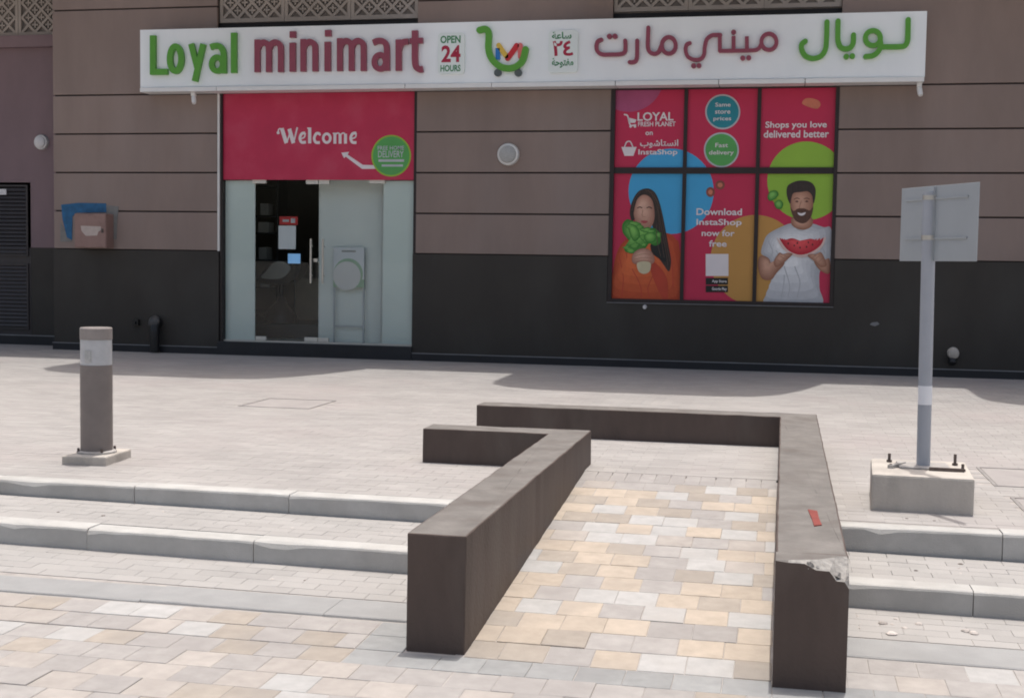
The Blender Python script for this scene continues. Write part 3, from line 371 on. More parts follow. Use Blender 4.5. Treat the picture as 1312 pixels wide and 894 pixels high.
ART['man'] = {'folds':[[(-0.148,1.719),(-0.037,1.506),(0.004,1.293),(-0.023,1.025)],[(0.449,1.549),(0.402,1.371),(0.433,1.158)],[(0.14,1.438),(0.215,1.225),(0.186,1.029)],[(-0.22,1.772),(-0.164,1.647),(-0.179,1.576)],[(0.088,2.006),(0.212,1.925),(0.342,2.008)],[(0.508,1.868),(0.495,1.727),(0.533,1.621)],[(0.0,1.436),(0.077,1.187),(0.064,1.026)]],'fingers':[[(-0.06,1.577),(-0.003,1.543)],[(-0.011,1.592),(0.038,1.565)],[(0.465,1.592),(0.414,1.548)],[(0.42,1.598),(0.372,1.569)],[(-0.09,1.524),(-0.036,1.489)],[(0.501,1.55),(0.457,1.507)]],'brows':[[(0.106,2.349),(0.141,2.364),(0.176,2.353)],[(0.238,2.354),(0.272,2.364),(0.307,2.35)]],'seeds':[[(0.053,1.75),(0.05,1.74),(0.044,1.735),(0.037,1.74),(0.034,1.75),(0.037,1.76),(0.043,1.764),(0.05,1.76)],[(0.134,1.722),(0.131,1.712),(0.125,1.708),(0.118,1.712),(0.115,1.722),(0.118,1.732),(0.124,1.736),(0.131,1.732)],[(0.211,1.695),(0.208,1.685),(0.202,1.68),(0.196,1.685),(0.193,1.695),(0.195,1.705),(0.201,1.709),(0.208,1.705)],[(0.297,1.706),(0.295,1.696),(0.289,1.692),(0.282,1.696),(0.279,1.706),(0.282,1.716),(0.288,1.721),(0.294,1.716)],[(0.376,1.739),(0.374,1.729),(0.367,1.725),(0.361,1.729),(0.358,1.739),(0.36,1.749),(0.367,1.753),(0.373,1.749)],[(0.174,1.758),(0.172,1.748),(0.166,1.744),(0.159,1.748),(0.156,1.758),(0.158,1.768),(0.165,1.772),(0.171,1.768)],[(0.32,1.767),(0.317,1.757),(0.311,1.753),(0.305,1.757),(0.302,1.767),(0.304,1.777),(0.31,1.781),(0.317,1.777)]],'tee':[(-0.314,1.61),(-0.283,1.771),(-0.223,1.878),(-0.05,1.976),(0.088,2.024),(0.331,2.026),(0.505,1.974),(0.61,1.94),(0.625,1.445),(0.481,1.39),(0.474,1.159),(0.485,0.91),(-0.231,0.895),(-0.185,1.147),(-0.166,1.362),(-0.213,1.54)],'neck':[(0.103,2.112),(0.328,2.114),(0.359,2.008),(0.281,1.944),(0.177,1.943),(0.081,2.006)],'face':[(0.059,2.431),(0.196,2.502),(0.336,2.432),(0.359,2.255),(0.335,2.132),(0.268,2.043),(0.192,2.035),(0.114,2.095),(0.061,2.218)],'beard':[(0.061,2.236),(0.101,2.19),(0.152,2.219),(0.204,2.23),(0.263,2.219),(0.319,2.199),(0.359,2.248),(0.338,2.121),(0.272,2.036),(0.192,2.028),(0.114,2.084)],'hair':[(0.052,2.289),(0.008,2.395),(0.011,2.519),(0.089,2.579),(0.193,2.601),(0.314,2.58),(0.379,2.502),(0.383,2.379),(0.361,2.291),(0.341,2.396),(0.284,2.453),(0.18,2.445),(0.094,2.431),(0.068,2.36)],'smile':[(0.157,2.169),(0.206,2.159),(0.261,2.174),(0.248,2.142),(0.207,2.127),(0.171,2.141)],'nose':[(0.201,2.325),(0.179,2.23),(0.238,2.226)],'eyes':[[(0.163,2.318),(0.159,2.312),(0.149,2.308),(0.136,2.308),(0.125,2.311),(0.121,2.318),(0.125,2.324),(0.135,2.328),(0.148,2.328),(0.159,2.324)],[(0.295,2.319),(0.291,2.312),(0.28,2.308),(0.268,2.308),(0.257,2.312),(0.253,2.318),(0.257,2.325),(0.267,2.329),(0.28,2.329),(0.29,2.325)]],'arm':[(-0.327,1.574),(-0.213,1.547),(-0.158,1.451),(-0.038,1.542),(-0.001,1.471),(-0.102,1.345),(-0.17,1.254),(-0.294,1.27),(-0.351,1.43)],'arm2':[(0.594,1.551),(0.502,1.514),(0.414,1.566),(0.399,1.495),(0.481,1.39),(0.6,1.356)],'rind':[(-0.109,1.833),(-0.045,1.784),(0.199,1.787),(0.475,1.815),(0.537,1.847),(0.506,1.727),(0.412,1.626),(0.275,1.568),(0.153,1.573),(0.012,1.643),(-0.071,1.738)],'melon':[(-0.074,1.819),(-0.01,1.792),(0.094,1.821),(0.216,1.787),(0.337,1.817),(0.442,1.79),(0.509,1.833),(0.478,1.737),(0.383,1.654),(0.257,1.603),(0.142,1.609),(0.021,1.678)],'hand1':[(-0.142,1.505),(-0.075,1.62),(-0.022,1.606),(0.047,1.622),(0.107,1.608),(0.049,1.543),(-0.036,1.464),(-0.112,1.427)],'hand2':[(0.562,1.462),(0.517,1.585),(0.474,1.638),(0.412,1.612),(0.336,1.611),(0.309,1.582),(0.398,1.513),(0.487,1.436)]}
ART['poster_bits'] = {'leafs':[[(-0.25,2.376),(-0.221,2.447),(-0.141,2.465),(-0.104,2.412),(-0.148,2.352),(-0.217,2.323)],[(-0.157,2.288),(-0.095,2.341),(-0.042,2.296),(-0.057,2.225),(-0.12,2.217)]],'peach':[(0.173,3.634),(0.213,3.696),(0.298,3.702),(0.392,3.666),(0.415,3.607),(0.371,3.562),(0.268,3.584)],'fig':[[(-0.962,2.441),(-0.966,2.415),(-0.979,2.393),(-0.998,2.378),(-1.021,2.373),(-1.044,2.378),(-1.064,2.393),(-1.078,2.415),(-1.083,2.441),(-1.079,2.467),(-1.067,2.489),(-1.047,2.504),(-1.024,2.509),(-1.001,2.504),(-0.981,2.489),(-0.967,2.467)],[(-0.829,2.538),(-0.834,2.513),(-0.847,2.493),(-0.867,2.479),(-0.892,2.474),(-0.916,2.478),(-0.938,2.492),(-0.952,2.513),(-0.957,2.538),(-0.953,2.562),(-0.94,2.583),(-0.919,2.597),(-0.895,2.602),(-0.87,2.597),(-0.849,2.583),(-0.835,2.563)]],'figin':[[(-0.991,2.441),(-0.994,2.423),(-1.006,2.41),(-1.022,2.405),(-1.038,2.41),(-1.05,2.423),(-1.055,2.441),(-1.051,2.459),(-1.04,2.472),(-1.024,2.477),(-1.007,2.472),(-0.995,2.459)],[(-0.858,2.538),(-0.862,2.522),(-0.875,2.51),(-0.893,2.506),(-0.91,2.51),(-0.924,2.522),(-0.929,2.538),(-0.925,2.554),(-0.912,2.566),(-0.894,2.57),(-0.876,2.566),(-0.863,2.554)]],'teal':[(-0.668,3.529),(-0.669,3.501),(-0.674,3.473),(-0.682,3.447),(-0.694,3.421),(-0.709,3.398),(-0.727,3.377),(-0.748,3.358),(-0.771,3.343),(-0.796,3.33),(-0.822,3.322),(-0.85,3.316),(-0.878,3.315),(-0.906,3.317),(-0.934,3.322),(-0.961,3.332),(-0.987,3.344),(-1.011,3.36),(-1.032,3.379),(-1.052,3.401),(-1.068,3.424),(-1.081,3.45),(-1.091,3.477),(-1.097,3.505),(-1.1,3.533),(-1.099,3.561),(-1.094,3.589),(-1.085,3.616),(-1.073,3.641),(-1.058,3.665),(-1.04,3.686),(-1.019,3.704),(-0.996,3.72),(-0.971,3.732),(-0.945,3.741),(-0.917,3.746),(-0.889,3.747),(-0.861,3.745),(-0.833,3.739),(-0.806,3.73),(-0.78,3.717),(-0.756,3.701),(-0.735,3.682),(-0.716,3.661),(-0.7,3.637),(-0.686,3.612),(-0.677,3.585),(-0.67,3.557)],'tealring':[(-0.647,3.529),(-0.648,3.498),(-0.653,3.468),(-0.662,3.438),(-0.675,3.411),(-0.692,3.385),(-0.712,3.362),(-0.734,3.341),(-0.76,3.324),(-0.787,3.311),(-0.816,3.301),(-0.846,3.295),(-0.877,3.293),(-0.908,3.295),(-0.939,3.302),(-0.969,3.312),(-0.997,3.326),(-1.023,3.343),(-1.047,3.364),(-1.068,3.388),(-1.086,3.414),(-1.101,3.442),(-1.111,3.471),(-1.118,3.502),(-1.121,3.533),(-1.12,3.564),(-1.115,3.595),(-1.105,3.624),(-1.092,3.652),(-1.075,3.678),(-1.056,3.701),(-1.033,3.721),(-1.007,3.738),(-0.98,3.752),(-0.951,3.761),(-0.92,3.767),(-0.889,3.769),(-0.858,3.766),(-0.828,3.76),(-0.798,3.749),(-0.77,3.735),(-0.744,3.718),(-0.72,3.697),(-0.699,3.674),(-0.681,3.648),(-0.667,3.62),(-0.656,3.59),(-0.65,3.56)],'grn':[(-0.672,3.015),(-0.673,2.987),(-0.678,2.959),(-0.686,2.932),(-0.698,2.907),(-0.713,2.883),(-0.731,2.862),(-0.752,2.843),(-0.775,2.828),(-0.8,2.815),(-0.826,2.806),(-0.854,2.8),(-0.882,2.799),(-0.911,2.8),(-0.939,2.806),(-0.966,2.815),(-0.991,2.828),(-1.015,2.844),(-1.037,2.862),(-1.057,2.884),(-1.073,2.908),(-1.086,2.933),(-1.096,2.96),(-1.102,2.988),(-1.105,3.017),(-1.104,3.045),(-1.099,3.073),(-1.09,3.1),(-1.078,3.125),(-1.063,3.149),(-1.045,3.17),(-1.024,3.189),(-1.001,3.204),(-0.976,3.217),(-0.949,3.226),(-0.922,3.231),(-0.893,3.233),(-0.865,3.231),(-0.837,3.225),(-0.81,3.216),(-0.785,3.203),(-0.761,3.187),(-0.739,3.169),(-0.72,3.147),(-0.704,3.124),(-0.691,3.098),(-0.681,3.071),(-0.675,3.043)],'grnring':[(-0.651,3.015),(-0.652,2.984),(-0.657,2.954),(-0.666,2.924),(-0.679,2.896),(-0.696,2.87),(-0.716,2.847),(-0.738,2.826),(-0.764,2.809),(-0.791,2.795),(-0.82,2.785),(-0.851,2.779),(-0.882,2.777),(-0.913,2.779),(-0.944,2.785),(-0.973,2.795),(-1.002,2.809),(-1.028,2.827),(-1.052,2.847),(-1.073,2.871),(-1.091,2.897),(-1.106,2.925),(-1.116,2.955),(-1.123,2.985),(-1.126,3.017),(-1.125,3.048),(-1.12,3.078),(-1.11,3.108),(-1.097,3.136),(-1.08,3.162),(-1.06,3.185),(-1.038,3.206),(-1.012,3.223),(-0.984,3.237),(-0.955,3.246),(-0.925,3.252),(-0.894,3.254),(-0.863,3.252),(-0.832,3.246),(-0.803,3.236),(-0.775,3.222),(-0.748,3.204),(-0.724,3.184),(-0.703,3.16),(-0.686,3.134),(-0.671,3.106),(-0.66,3.077),(-0.654,3.046)],'white':[(-1.066,1.593),(-0.756,1.597),(-0.748,1.295),(-1.058,1.29)],'badge':[[(-1.058,1.264),(-0.754,1.269),(-0.752,1.176),(-1.055,1.17)],[(-1.055,1.156),(-0.751,1.161),(-0.749,1.071),(-1.053,1.065)]]}
ART['poster_text'] = {'A1':[('LOYAL',[(-2.049,3.534),(-1.551,3.416)]),('FRESH PLANET',[(-2.039,3.405),(-1.521,3.34)]),('on',[(-1.934,3.268),(-1.832,3.22)]),('\ufe8f\ufeee\ufeb7\ufe8e\ufe98\ufeb4\ufee7\ufe8d',[(-2.005,3.16),(-1.478,3.043)]),('InstaShop',[(-2.027,3.027),(-1.486,2.932)])],'A2':[('Same',[(-0.986,3.656),(-0.779,3.601)]),('store',[(-0.987,3.557),(-0.78,3.505)]),('prices',[(-1.006,3.465),(-0.767,3.399)]),('Fast',[(-0.972,3.109),(-0.8,3.051)]),('delivery',[(-1.055,3.009),(-0.719,2.934)])],'A3':[('Shops you love',[(-0.306,3.395),(0.507,3.284)]),('delivered better',[(-0.324,3.276),(0.538,3.176)])],'B2':[('Download',[(-1.207,2.218),(-0.588,2.125)]),('InstaShop',[(-1.203,2.074),(-0.588,1.964)]),('now for',[(-1.128,1.923),(-0.68,1.838)]),('free',[(-1.024,1.78),(-0.783,1.693)]),('App Store',[(-0.971,1.24),(-0.77,1.194)]),('Google Play',[(-0.969,1.136),(-0.767,1.085)])]}
ART['carticon'] = ([(-2.231,3.507),(-2.186,3.485),(-2.147,3.362),(-2.075,3.362)],[(-2.179,3.464),(-2.062,3.434),(-2.082,3.391),(-2.155,3.391)],[(-2.143,3.341),(-2.081,3.34)])
ART['basket'] = ([(-2.265,3.06),(-2.053,3.059),(-2.095,2.937),(-2.219,2.937)],[(-2.221,3.06),(-2.193,3.125),(-2.143,3.132),(-2.104,3.059)])
ART['patch_blue'] = [(-10.834,2.212),(-10.54,2.242),(-10.086,2.236),(-10.078,2.102),(-10.585,2.09),(-10.646,2.034),(-10.658,1.676),(-10.742,1.715),(-10.814,1.993)]
ART['patch_grey'] = [(-10.086,2.212),(-9.878,2.19),(-9.905,1.953),(-9.915,1.7),(-10.089,1.69)]
ART['patch_grey2'] = [(-10.85,1.945),(-10.737,1.755),(-10.658,1.652),(-10.852,1.65)]
ART['wall_box'] = [(-10.482,2.073),(-9.96,1.561)]
ART['wall_box_sticker'] = [(-10.373,1.889),(-10.041,1.881),(-10.041,1.826),(-10.085,1.802),(-10.102,1.747),(-10.288,1.737),(-10.36,1.811)]
ART['lamp'] = (-11.645,3.235)
ART['louver'] = [(-11.846,2.573),(-11.887,1.35),(-11.898,0.293)]
ART['louver_tag'] = [(-12.391,2.533),(-12.183,2.422)]
ART['pipe'] = (-9.223,0.453)
ART['pipe2'] = (-9.582,0.441)
ART['cap'] = (2.227,0.331)
ART['scuff'] = (1.205,0.684)
ART['small'] = (-1.884,0.849)
ART['speaker'] = (-3.859,2.955)
ART['cctv'] = (-8.573,3.783)
ART['floodlight'] = (1.7,3.838)
ART['door'] = {'glassL':(-7.72,2.573),'mid':(-6.714,1.81),'R':(-5.761,2.577),'top':(-6.827,2.592),'bot':(-6.814,0.218),'L0':(-8.229,1.794),'R1':(-5.27,1.824),'h1':[(-6.817,1.738),(-6.819,1.086)],'h2':[(-6.625,1.74),(-6.636,1.089)]}
ART['patch'] = [[(-7.757,2.658),(-7.54,2.548)],[(-6.923,2.658),(-6.551,2.536)],[(-5.941,2.651),(-5.702,2.552)],[(-7.696,0.278),(-7.534,0.229)],[(-6.933,0.286),(-6.552,0.227)]]
ART['notice'] = [(-7.357,1.929),(-7.084,1.583)]
ART['notice_red'] = [(-7.342,2.065),(-7.055,1.94)]
ART['stool'] = {'seat':[(-8.134,1.073),(-7.393,1.364)],'cush':[(-8.051,1.136),(-7.985,1.231),(-7.853,1.373),(-7.721,1.406),(-7.573,1.33),(-7.606,1.221),(-7.753,1.126)],'shell':[(-8.144,1.088),(-8.052,1.214),(-7.886,1.357),(-7.655,1.267),(-7.524,1.362),(-7.393,1.379),(-7.441,1.209),(-7.539,1.099),(-7.753,1.033),(-8.051,1.043)],'screen':[(-7.597,1.522),(-7.393,1.37)],'post':[(-7.786,1.032),(-7.785,0.705)],'dome':[(-8.016,0.435),(-7.503,0.447)]}
ART['stand'] = [(-6.567,1.621),(-6.088,1.032)]
ART['stand_low'] = [(-6.56,0.481),(-6.067,0.259)]
ART['stand_circ'] = ((-6.334,1.231),(-6.105,1.235))
ART['white_low'] = [(-3.074,-12.418),(-2.864,-12.417),(-2.573,-12.655),(-3.107,-12.863),(-2.991,-13.128),(-3.455,-12.776),(-2.6,-13.528),(-1.986,-12.423),(-1.892,-13.141),(-1.778,-13.317),(0.869,-12.469)]
ART['cream_low'] = [(-3.423,-12.6),(-3.578,-12.577),(-2.869,-13.374),(-2.788,-12.627),(-2.558,-13.125),(-2.449,-13.384),(-2.479,-12.925),(-1.804,-12.403),(-1.991,-12.889),(-2.126,-13.14),(-1.663,-13.142),(-1.471,-13.171),(-3.681,-12.361),(-2.719,-12.419),(-3.171,-13.118),(0.668,-12.47),(-1.056,-13.093)]
ART['white_ramp'] = [(-1.072,-11.977),(-0.962,-12.207),(-1.053,-10.603),(-0.957,-10.851),(-0.629,-10.488),(-0.526,-12.67),(-0.637,-9.756),(-0.525,-10.395),(-0.42,-11.051),(-0.202,-10.633),(-0.569,-11.914),(-0.155,-11.97),(-0.42,-12.448),(-0.535,-12.671),(-0.556,-9.859),(-0.624,-10.631)]
ART['cream_ramp'] = [(-1.233,-10.262),(-1.06,-11.049),(-1.235,-11.503),(-1.17,-11.702),(-1.095,-12.404),(-0.876,-11.974),(-0.732,-12.107),(-0.759,-11.271),(-0.838,-11.508),(-0.756,-12.688),(-0.768,-10.105),(-0.856,-10.184),(-1.263,-12.355),(-1.242,-11.994),(-1.22,-11.057),(-0.853,-10.166),(-0.78,-9.832),(-0.314,-9.987),(-0.066,-9.97),(-0.852,-10.617),(-0.713,-11.256),(-0.258,-11.501),(-0.411,-11.983),(-0.24,-12.411),(-0.103,-12.4),(-0.31,-12.672),(-0.085,-12.091),(-0.16,-10.933),(-0.081,-10.97),(-0.199,-11.534),(-0.093,-11.753)]
ART['redmark'] = [(0.146,-11.595),(0.19,-11.623),(0.193,-11.802),(0.202,-11.97),(0.167,-11.998),(0.16,-11.831)]

# ------------------------------------------------------------------ the ground
def cx(x): return min(max(x, -7.0), 4.0)
def z_tread(x): return -0.137 - 0.0085 * cx(x)
def z_foot(x): return -0.258 - 0.0085 * cx(x)
def z_low(x, y):
    t = min(max((-11.45 - y) / 1.25, 0), 1)
    return z_foot(x) * (1 - t) - 0.28 * t
def z_ramp(y): return -0.28 + 0.08 * (y + 12.7)

g = MB(); g.add([(-1500, -1500, -0.42), (1500, -1500, -0.42), (1500, 1500, -0.42), (-1500, 1500, -0.42)], [(0, 1, 2, 3)])
struct(g.build('ground', 'asphalt'))

def bricks(name, mat, x0, x1, y0, y1, zf, parent, lx=0.2, ly=0.1, skip=None, gap=0.0022, jz=0.0004):
    """blocks in running bond, joined: far too many to pick apart"""
    mb = MB(); ny = int(round((y1 - y0) / ly))
    for j in range(ny):
        ya = y0 + j * ly; off = (lx / 2 if j % 2 else 0) + random.uniform(-.004, .004)
        i = 0; x = x0 - off
        while x < x1:
            xa, xb = max(x, x0), min(x + lx, x1); x += lx
            if xb - xa < 0.02: continue
            xm, ym = (xa + xb) / 2, ya + ly / 2
            if skip and skip(xm, ym): continue
            h = random.uniform(-jz, jz); sh = random.random(); g2 = gap / 2 * random.uniform(.6, 1.5)
            q = [(xa + g2, ya + g2), (xb - g2, ya + g2), (xb - g2, ya + ly - g2), (xa + g2, ya + ly - g2)]
            v = [(a, b, zf(a, b) + h) for a, b in q] + [(a, b, zf(a, b) - 0.012) for a, b in q]
            mb.add(v, [(0, 1, 2, 3), (0, 4, 5, 1), (1, 5, 6, 2), (2, 6, 7, 3), (3, 7, 4, 0)], 0, sh)
    return stuff(mb.build(name, mat, parent))

# plaza: bedding sheet with a cut-out for the ramp, block field on top, soldier course at the ramp head
p = MB()
for x0, x1, y0 in ((-60, -1.44, -10.55), (-1.44, 0.15, -9.24), (0.15, 60, -10.55)):
    p.add([(x0, y0, -0.002), (x1, y0, -0.002), (x1, 40, -0.002), (x0, 40, -0.002)], [(0, 1, 2, 3)])
plaza = struct(p.build('plaza', 'joint'))
in_ramp = lambda x, y: -1.44 < x < 0.15 and y < -9.23
covers = [(-5.15, -4.42, -6.34, -5.55), (1.40, 2.15, -9.05, -8.22), (1.43, 2.05, -9.98, -9.48)]
in_cover = lambda x, y: any(a - .02 < x < b + .02 and c - .02 < y < d + .02 for a, b, c, d in covers)
bricks('block_paving', 'plaza', -14.0, 4.6, -10.53, -0.03, lambda x, y: 0.0, plaza, skip=lambda x, y: in_ramp(x, y) or in_cover(x, y))

def paver_mesh(w, d, mat, h=0.05, ch=0.002):
    mb = MB(); a, b = w / 2, d / 2
    mb.add([(-a, -b, -h), (a, -b, -h), (a, b, -h), (-a, b, -h), (-a, -b, -ch), (a, -b, -ch), (a, b, -ch), (-a, b, -ch),
            (-a + ch, -b + ch, 0), (a - ch, -b + ch, 0), (a - ch, b - ch, 0), (-a + ch, b - ch, 0)],
           [(0, 1, 5, 4), (1, 2, 6, 5), (2, 3, 7, 6), (3, 0, 4, 7), (4, 5, 9, 8), (5, 6, 10, 9), (6, 7, 11, 10), (7, 4, 8, 11), (8, 9, 10, 11)])
    o = mb.build('paver', mat); me = o.data; bpy.data.objects.remove(o); return me
PM = {}
def paver(x, y, z, w, d, mat, parent, tilt=0.0):
    w = round(w - 0.003, 3); d = round(d - 0.003, 3)
    if (w, d, mat) not in PM: PM[(w, d, mat)] = paver_mesh(w, d, mat)
    r = random.uniform
    return link_copy(PM[(w, d, mat)], 'paver', (x + r(-.001, .001), y + r(-.001, .001), z + (r(-.0012, .0008) if r(0, 1) < .9 else r(-.002, .004))), parent, (tilt + r(-.004, .004), r(-.004, .004), r(-.006, .006)))

for i in range(13): paver(-1.26 + i * 0.1 + 0.0, -9.3525, -0.0115, 0.1, 0.235, 'p_mauve', plaza, 0.09)

# ramp
rb = MB(); rb.add([(-1.35, -12.74, z_ramp(-12.74) - 0.0032), (0.05, -12.74, z_ramp(-12.74) - 0.0032), (0.05, -9.28, z_ramp(-9.28) - 0.0032), (-1.35, -9.28, z_ramp(-9.28) - 0.0032)], [(0, 1, 2, 3)])
ramp = struct(rb.build('ramp', 'joint'))
def pick(x, y, whites, creams, pal, cm='p_cream'):
    for L, m in ((whites, 'p_white'), (creams, cm)):
        for a, b in L:
            if abs(a - x) < 0.085 and abs(b - y) < 0.1: return m
    return random.choice(pal)
tl = math.atan(0.08)
for j in range(16):
    y = -12.57 + j * 0.2; x = -1.31 - (0.1 if j % 2 else 0.0) + random.choice((0, 0, -.05))
    while x < 0:
        xa, xb = max(x, -1.31), min(x + 0.2, -0.003); x += 0.2
        if xb - xa < 0.03: continue
        xm = (xa + xb) / 2
        m = pick(xm, y, ART['white_ramp'], ART['cream_ramp'], ['p_tan', 'p_mauve', 'p_mauve', 'p_cream', 'p_cream2', 'p_tan', 'p_mauve', 'p_white'])
        if m in ('p_tan', 'p_mauve', 'p_cream2') and random.random() < 0.12: m = 'p_white' if random.random() < .3 else 'p_cream'
        paver(xm, y, z_ramp(y), xb - xa, 0.2, m, ramp, tl)

# lower pavement: bedding, a grey border round the wall feet, coloured pavers
lb = MB(); XS = [-60] + [-7 + .5 * k for k in range(23)] + [60]; YS = [-11.40, -11.45, -11.7, -11.95, -12.2, -12.45, -12.70, -16.0, -40]
for i in range(len(XS) - 1):
    for j in range(len(YS) - 1):
        q = [(XS[i], YS[j]), (XS[i], YS[j + 1]), (XS[i + 1], YS[j + 1]), (XS[i + 1], YS[j])]
        lb.add([(a, b, z_low(a, b) - 0.0032) for a, b in q], [(0, 1, 2, 3)])
pave = struct(lb.build('pavement', 'joint'))
low_tilt = lambda x, y: 0.02 if y > -12.7 else 0.0
rest = []
for j in range(10):
    y = -12.37 - j * 0.2; x = -6.2 - (0.1 if j % 2 else 0.0)
    while x < 3.6:
        xa, xb = x, x + 0.2; x += 0.2
        if y > -12.75:                      # beside the walls: stop at the left border column, start again right of the right wall
            if xa < -1.80 < xb: xb = -1.80
            if xa < 0.29 < xb: xa = 0.29
            if -1.81 < (xa + xb) / 2 < 0.29: continue
        elif y > -12.95: continue           # grey border row
        if xb - xa < 0.03: continue
        xm = (xa + xb) / 2
        m = pick(xm, y, ART['white_low'], ART['cream_low'], ['p_mauve', 'p_mauve', 'p_tan', 'p_mauve', 'p_mauve', 'p_mauve', 'p_cream2'], 'p_cream2')
        if -4.6 < xm < 1.6 and y > -13.85: paver(xm, y, z_low(xm, y), xb - xa, 0.2, m, pave, low_tilt(xm, y))
        else: rest.append((xm, y, xb - xa, m))
for i in range(33):                          # border row in front of the walls
    xm = -4.55 + i * 0.2 + 0.05
    m = 'p_grey' if xm > -1.8 else random.choice(('p_mauve', 'p_tan', 'p_cream2'))
    if xm < -1.8: m = pick(xm, -12.77, ART['white_low'], ART['cream_low'], ['p_mauve', 'p_tan'], 'p_cream2')
    paver(xm, -12.77, z_low(xm, -12.77), 0.2, 0.2, m, pave)
for j in range(2): paver(-1.69, -12.37 - j * 0.2 , z_low(-1.69, -12.37 - j * .2), 0.22, 0.2, 'p_grey', pave, 0.02)
pr = MB(); ml = ['p_tan', 'p_mauve', 'p_cream2', 'p_cream', 'p_white', 'p_grey']
for x, y, w, m in rest:
    z = z_low(x, y) + random.uniform(-.002, .001); a, b = w / 2 - .003, .097
    pr.add([(x - a, y - b, z), (x + a, y - b, z), (x + a, y + b, z), (x - a, y + b, z), (x - a, y - b, z - .02), (x + a, y - b, z - .02), (x + a, y + b, z - .02), (x - a, y + b, z - .02)],
           [(0, 1, 2, 3), (0, 4, 5, 1), (1, 5, 6, 2), (2, 6, 7, 3), (3, 7, 4, 0)], ml.index(m))
stuff(pr.build('outer_pavers', ml, pave))
bricks('landing_blocks', 'tread', -8.0, -1.58, -11.95, -11.45, lambda x, y: z_low(x, y), pave)
bricks('landing_blocks', 'tread', 0.29, 4.2, -11.95, -11.45, lambda x, y: z_low(x, y), pave)

# steps: kerbstones and block treads
def kerbstone(xa, xb, yf, w, zt, depth, mat, parent, flush=False):
    mb = MB(); c = 0.013; e = 0.0022
    m = max(2, int((xb - xa) / 0.09)); R = []; chip = 0.0; sd_ = random.uniform(0, 99)
    for i in range(m + 1):
        x = xa + e + (xb - xa - 2 * e) * i / m
        chip = random.uniform(.008, .026) if random.random() < .09 else chip * .35
        if i in (0, m): chip += random.uniform(0, .010)
        cc = c * (1 + .35 * noise.noise((x * 9, sd_, 0))) + chip * (0.25 if flush else 1); j = noise.noise((x * 4, sd_, 3)) * .003
        R.append([(x, y, zt(x) + z) for y, z in [(yf + j, -depth), (yf + j, -cc), (yf + j + cc * .35, -cc * .3), (yf + cc, j * .5), (yf + w, 0), (yf + w, -depth)]])
    mb.rings(R)
    o = mb.build('kerbstone', mat, parent)
    o.location = (0, random.uniform(-.004, .004), random.uniform(-.004, .002)); return o
steps = root('steps')
def kerb_run(cuts, yf, w, zt, depth, mat, parent):
    for a, b in zip(cuts[:-1], cuts[1:]): kerbstone(a, b, yf, w, zt, depth, mat, parent, mat == 'strip')
kerb_run([-9, -7.9, -6.9, -5.9, -4.9, -3.92, -2.9, -1.9, -1.57], -10.68, 0.15, lambda x: 0.0, 0.32, 'kerb', steps)
kerb_run([0.285, 1.20, 2.2, 3.2, 4.4], -10.68, 0.15, lambda x: 0.0, 0.32, 'kerb', steps)
kerb_run([-9, -7.8, -6.8, -5.8, -4.8, -3.8, -2.8, -1.82, -1.57], -11.45, 0.15, z_tread, 0.3, 'kerb', steps)
kerb_run([0.285, 0.95, 1.95, 2.95, 4.4], -11.45, 0.15, z_tread, 0.3, 'kerb', steps)
flush = root('flush_kerb')
kerb_run([-9, -8, -7, -6, -5, -4.05, -3.05, -2.1, -1.57], -12.26, 0.29, lambda x: z_low(x, -12.1) + 0.004, 0.12, 'strip', flush)
kerb_run([0.285, 1.1, 2.1, 3.1, 4.4], -12.26, 0.29, lambda x: z_low(x, -12.1) + 0.002, 0.12, 'strip', flush)
bricks('tread_blocks', 'tread', -8.0, -1.58, -11.30, -10.70, lambda x, y: z_tread(x), steps)
bricks('tread_blocks', 'tread', 0.29, 4.2, -11.30, -10.70, lambda x, y: z_tread(x), steps)

# ------------------------------------------------------------------ ramp walls
w1 = MB(); w1.slab([(-1.575, -12.645), (-1.31, -12.645), (-1.31, -8.93), (-2.48, -8.93), (-2.48, -9.2), (-1.575, -9.2)], -0.45, 0.243, 0, 1)
lw = w1.build('ramp_wall', ['wallp', 'walltop'], None, bevel=0.008, rough=0.0035)
tag(lw, 'low brown L-shaped ramp wall on the left of the coloured ramp, with a short arm', 'wall')
rw = thing('ramp_wall', 'low brown L-shaped ramp wall on the right, chipped front corner and long back arm', 'wall', (0.15, -10.0, -0.28))
w2 = MB(); zt = 0.243
w2.slab([(0, -12.58), (0.29, -12.58), (0.29, -7.33), (-2.47, -7.33), (-2.47, -7.60), (0, -7.60)], -0.45, zt, 0, 1)
w2.build('masonry', ['wallp', 'walltop'], rw, bevel=0.008, rough=0.0035)
r0 = [(0, -.45), (.29, -.45), (.29, .142), (.272, .170), (.240, .172), (.212, .209), (.160, .211), (.115, .234), (.05, .235), (0, .24)]
r1 = [(0, -.45), (.29, -.45), (.29, .205), (.29, .232), (.286, .2425), (.235, .2425), (.17, .2425), (.1, .2425), (.05, .2425), (0, .2425)]
yy1 = [.02, .02, .05, .13, .145, .115, .06, .035, .012, .008]
R0 = [(x, -12.74, z) for x, z in r0]; R1 = [(x, -12.74 + d, z) for (x, z), d in zip(r1, yy1)]; R2 = [(x, -12.58, min(z, .2425) if i > 3 else z) for i, (x, z) in enumerate(r1)]
w3 = MB(); n = 10; w3.add(R0 + R1 + R2, [list(range(n))], 0)
for i in range(n):
    k = (i + 1) % n
    w3.add([R0[i], R0[k], R1[k], R1[i]], [(0, 3, 2, 1)], 2 if 2 <= i <= 7 else (1 if i == 8 else 0))
    w3.add([R1[i], R1[k], R2[k], R2[i]], [(0, 3, 2, 1)], 1 if 4 <= i <= 8 else 0)
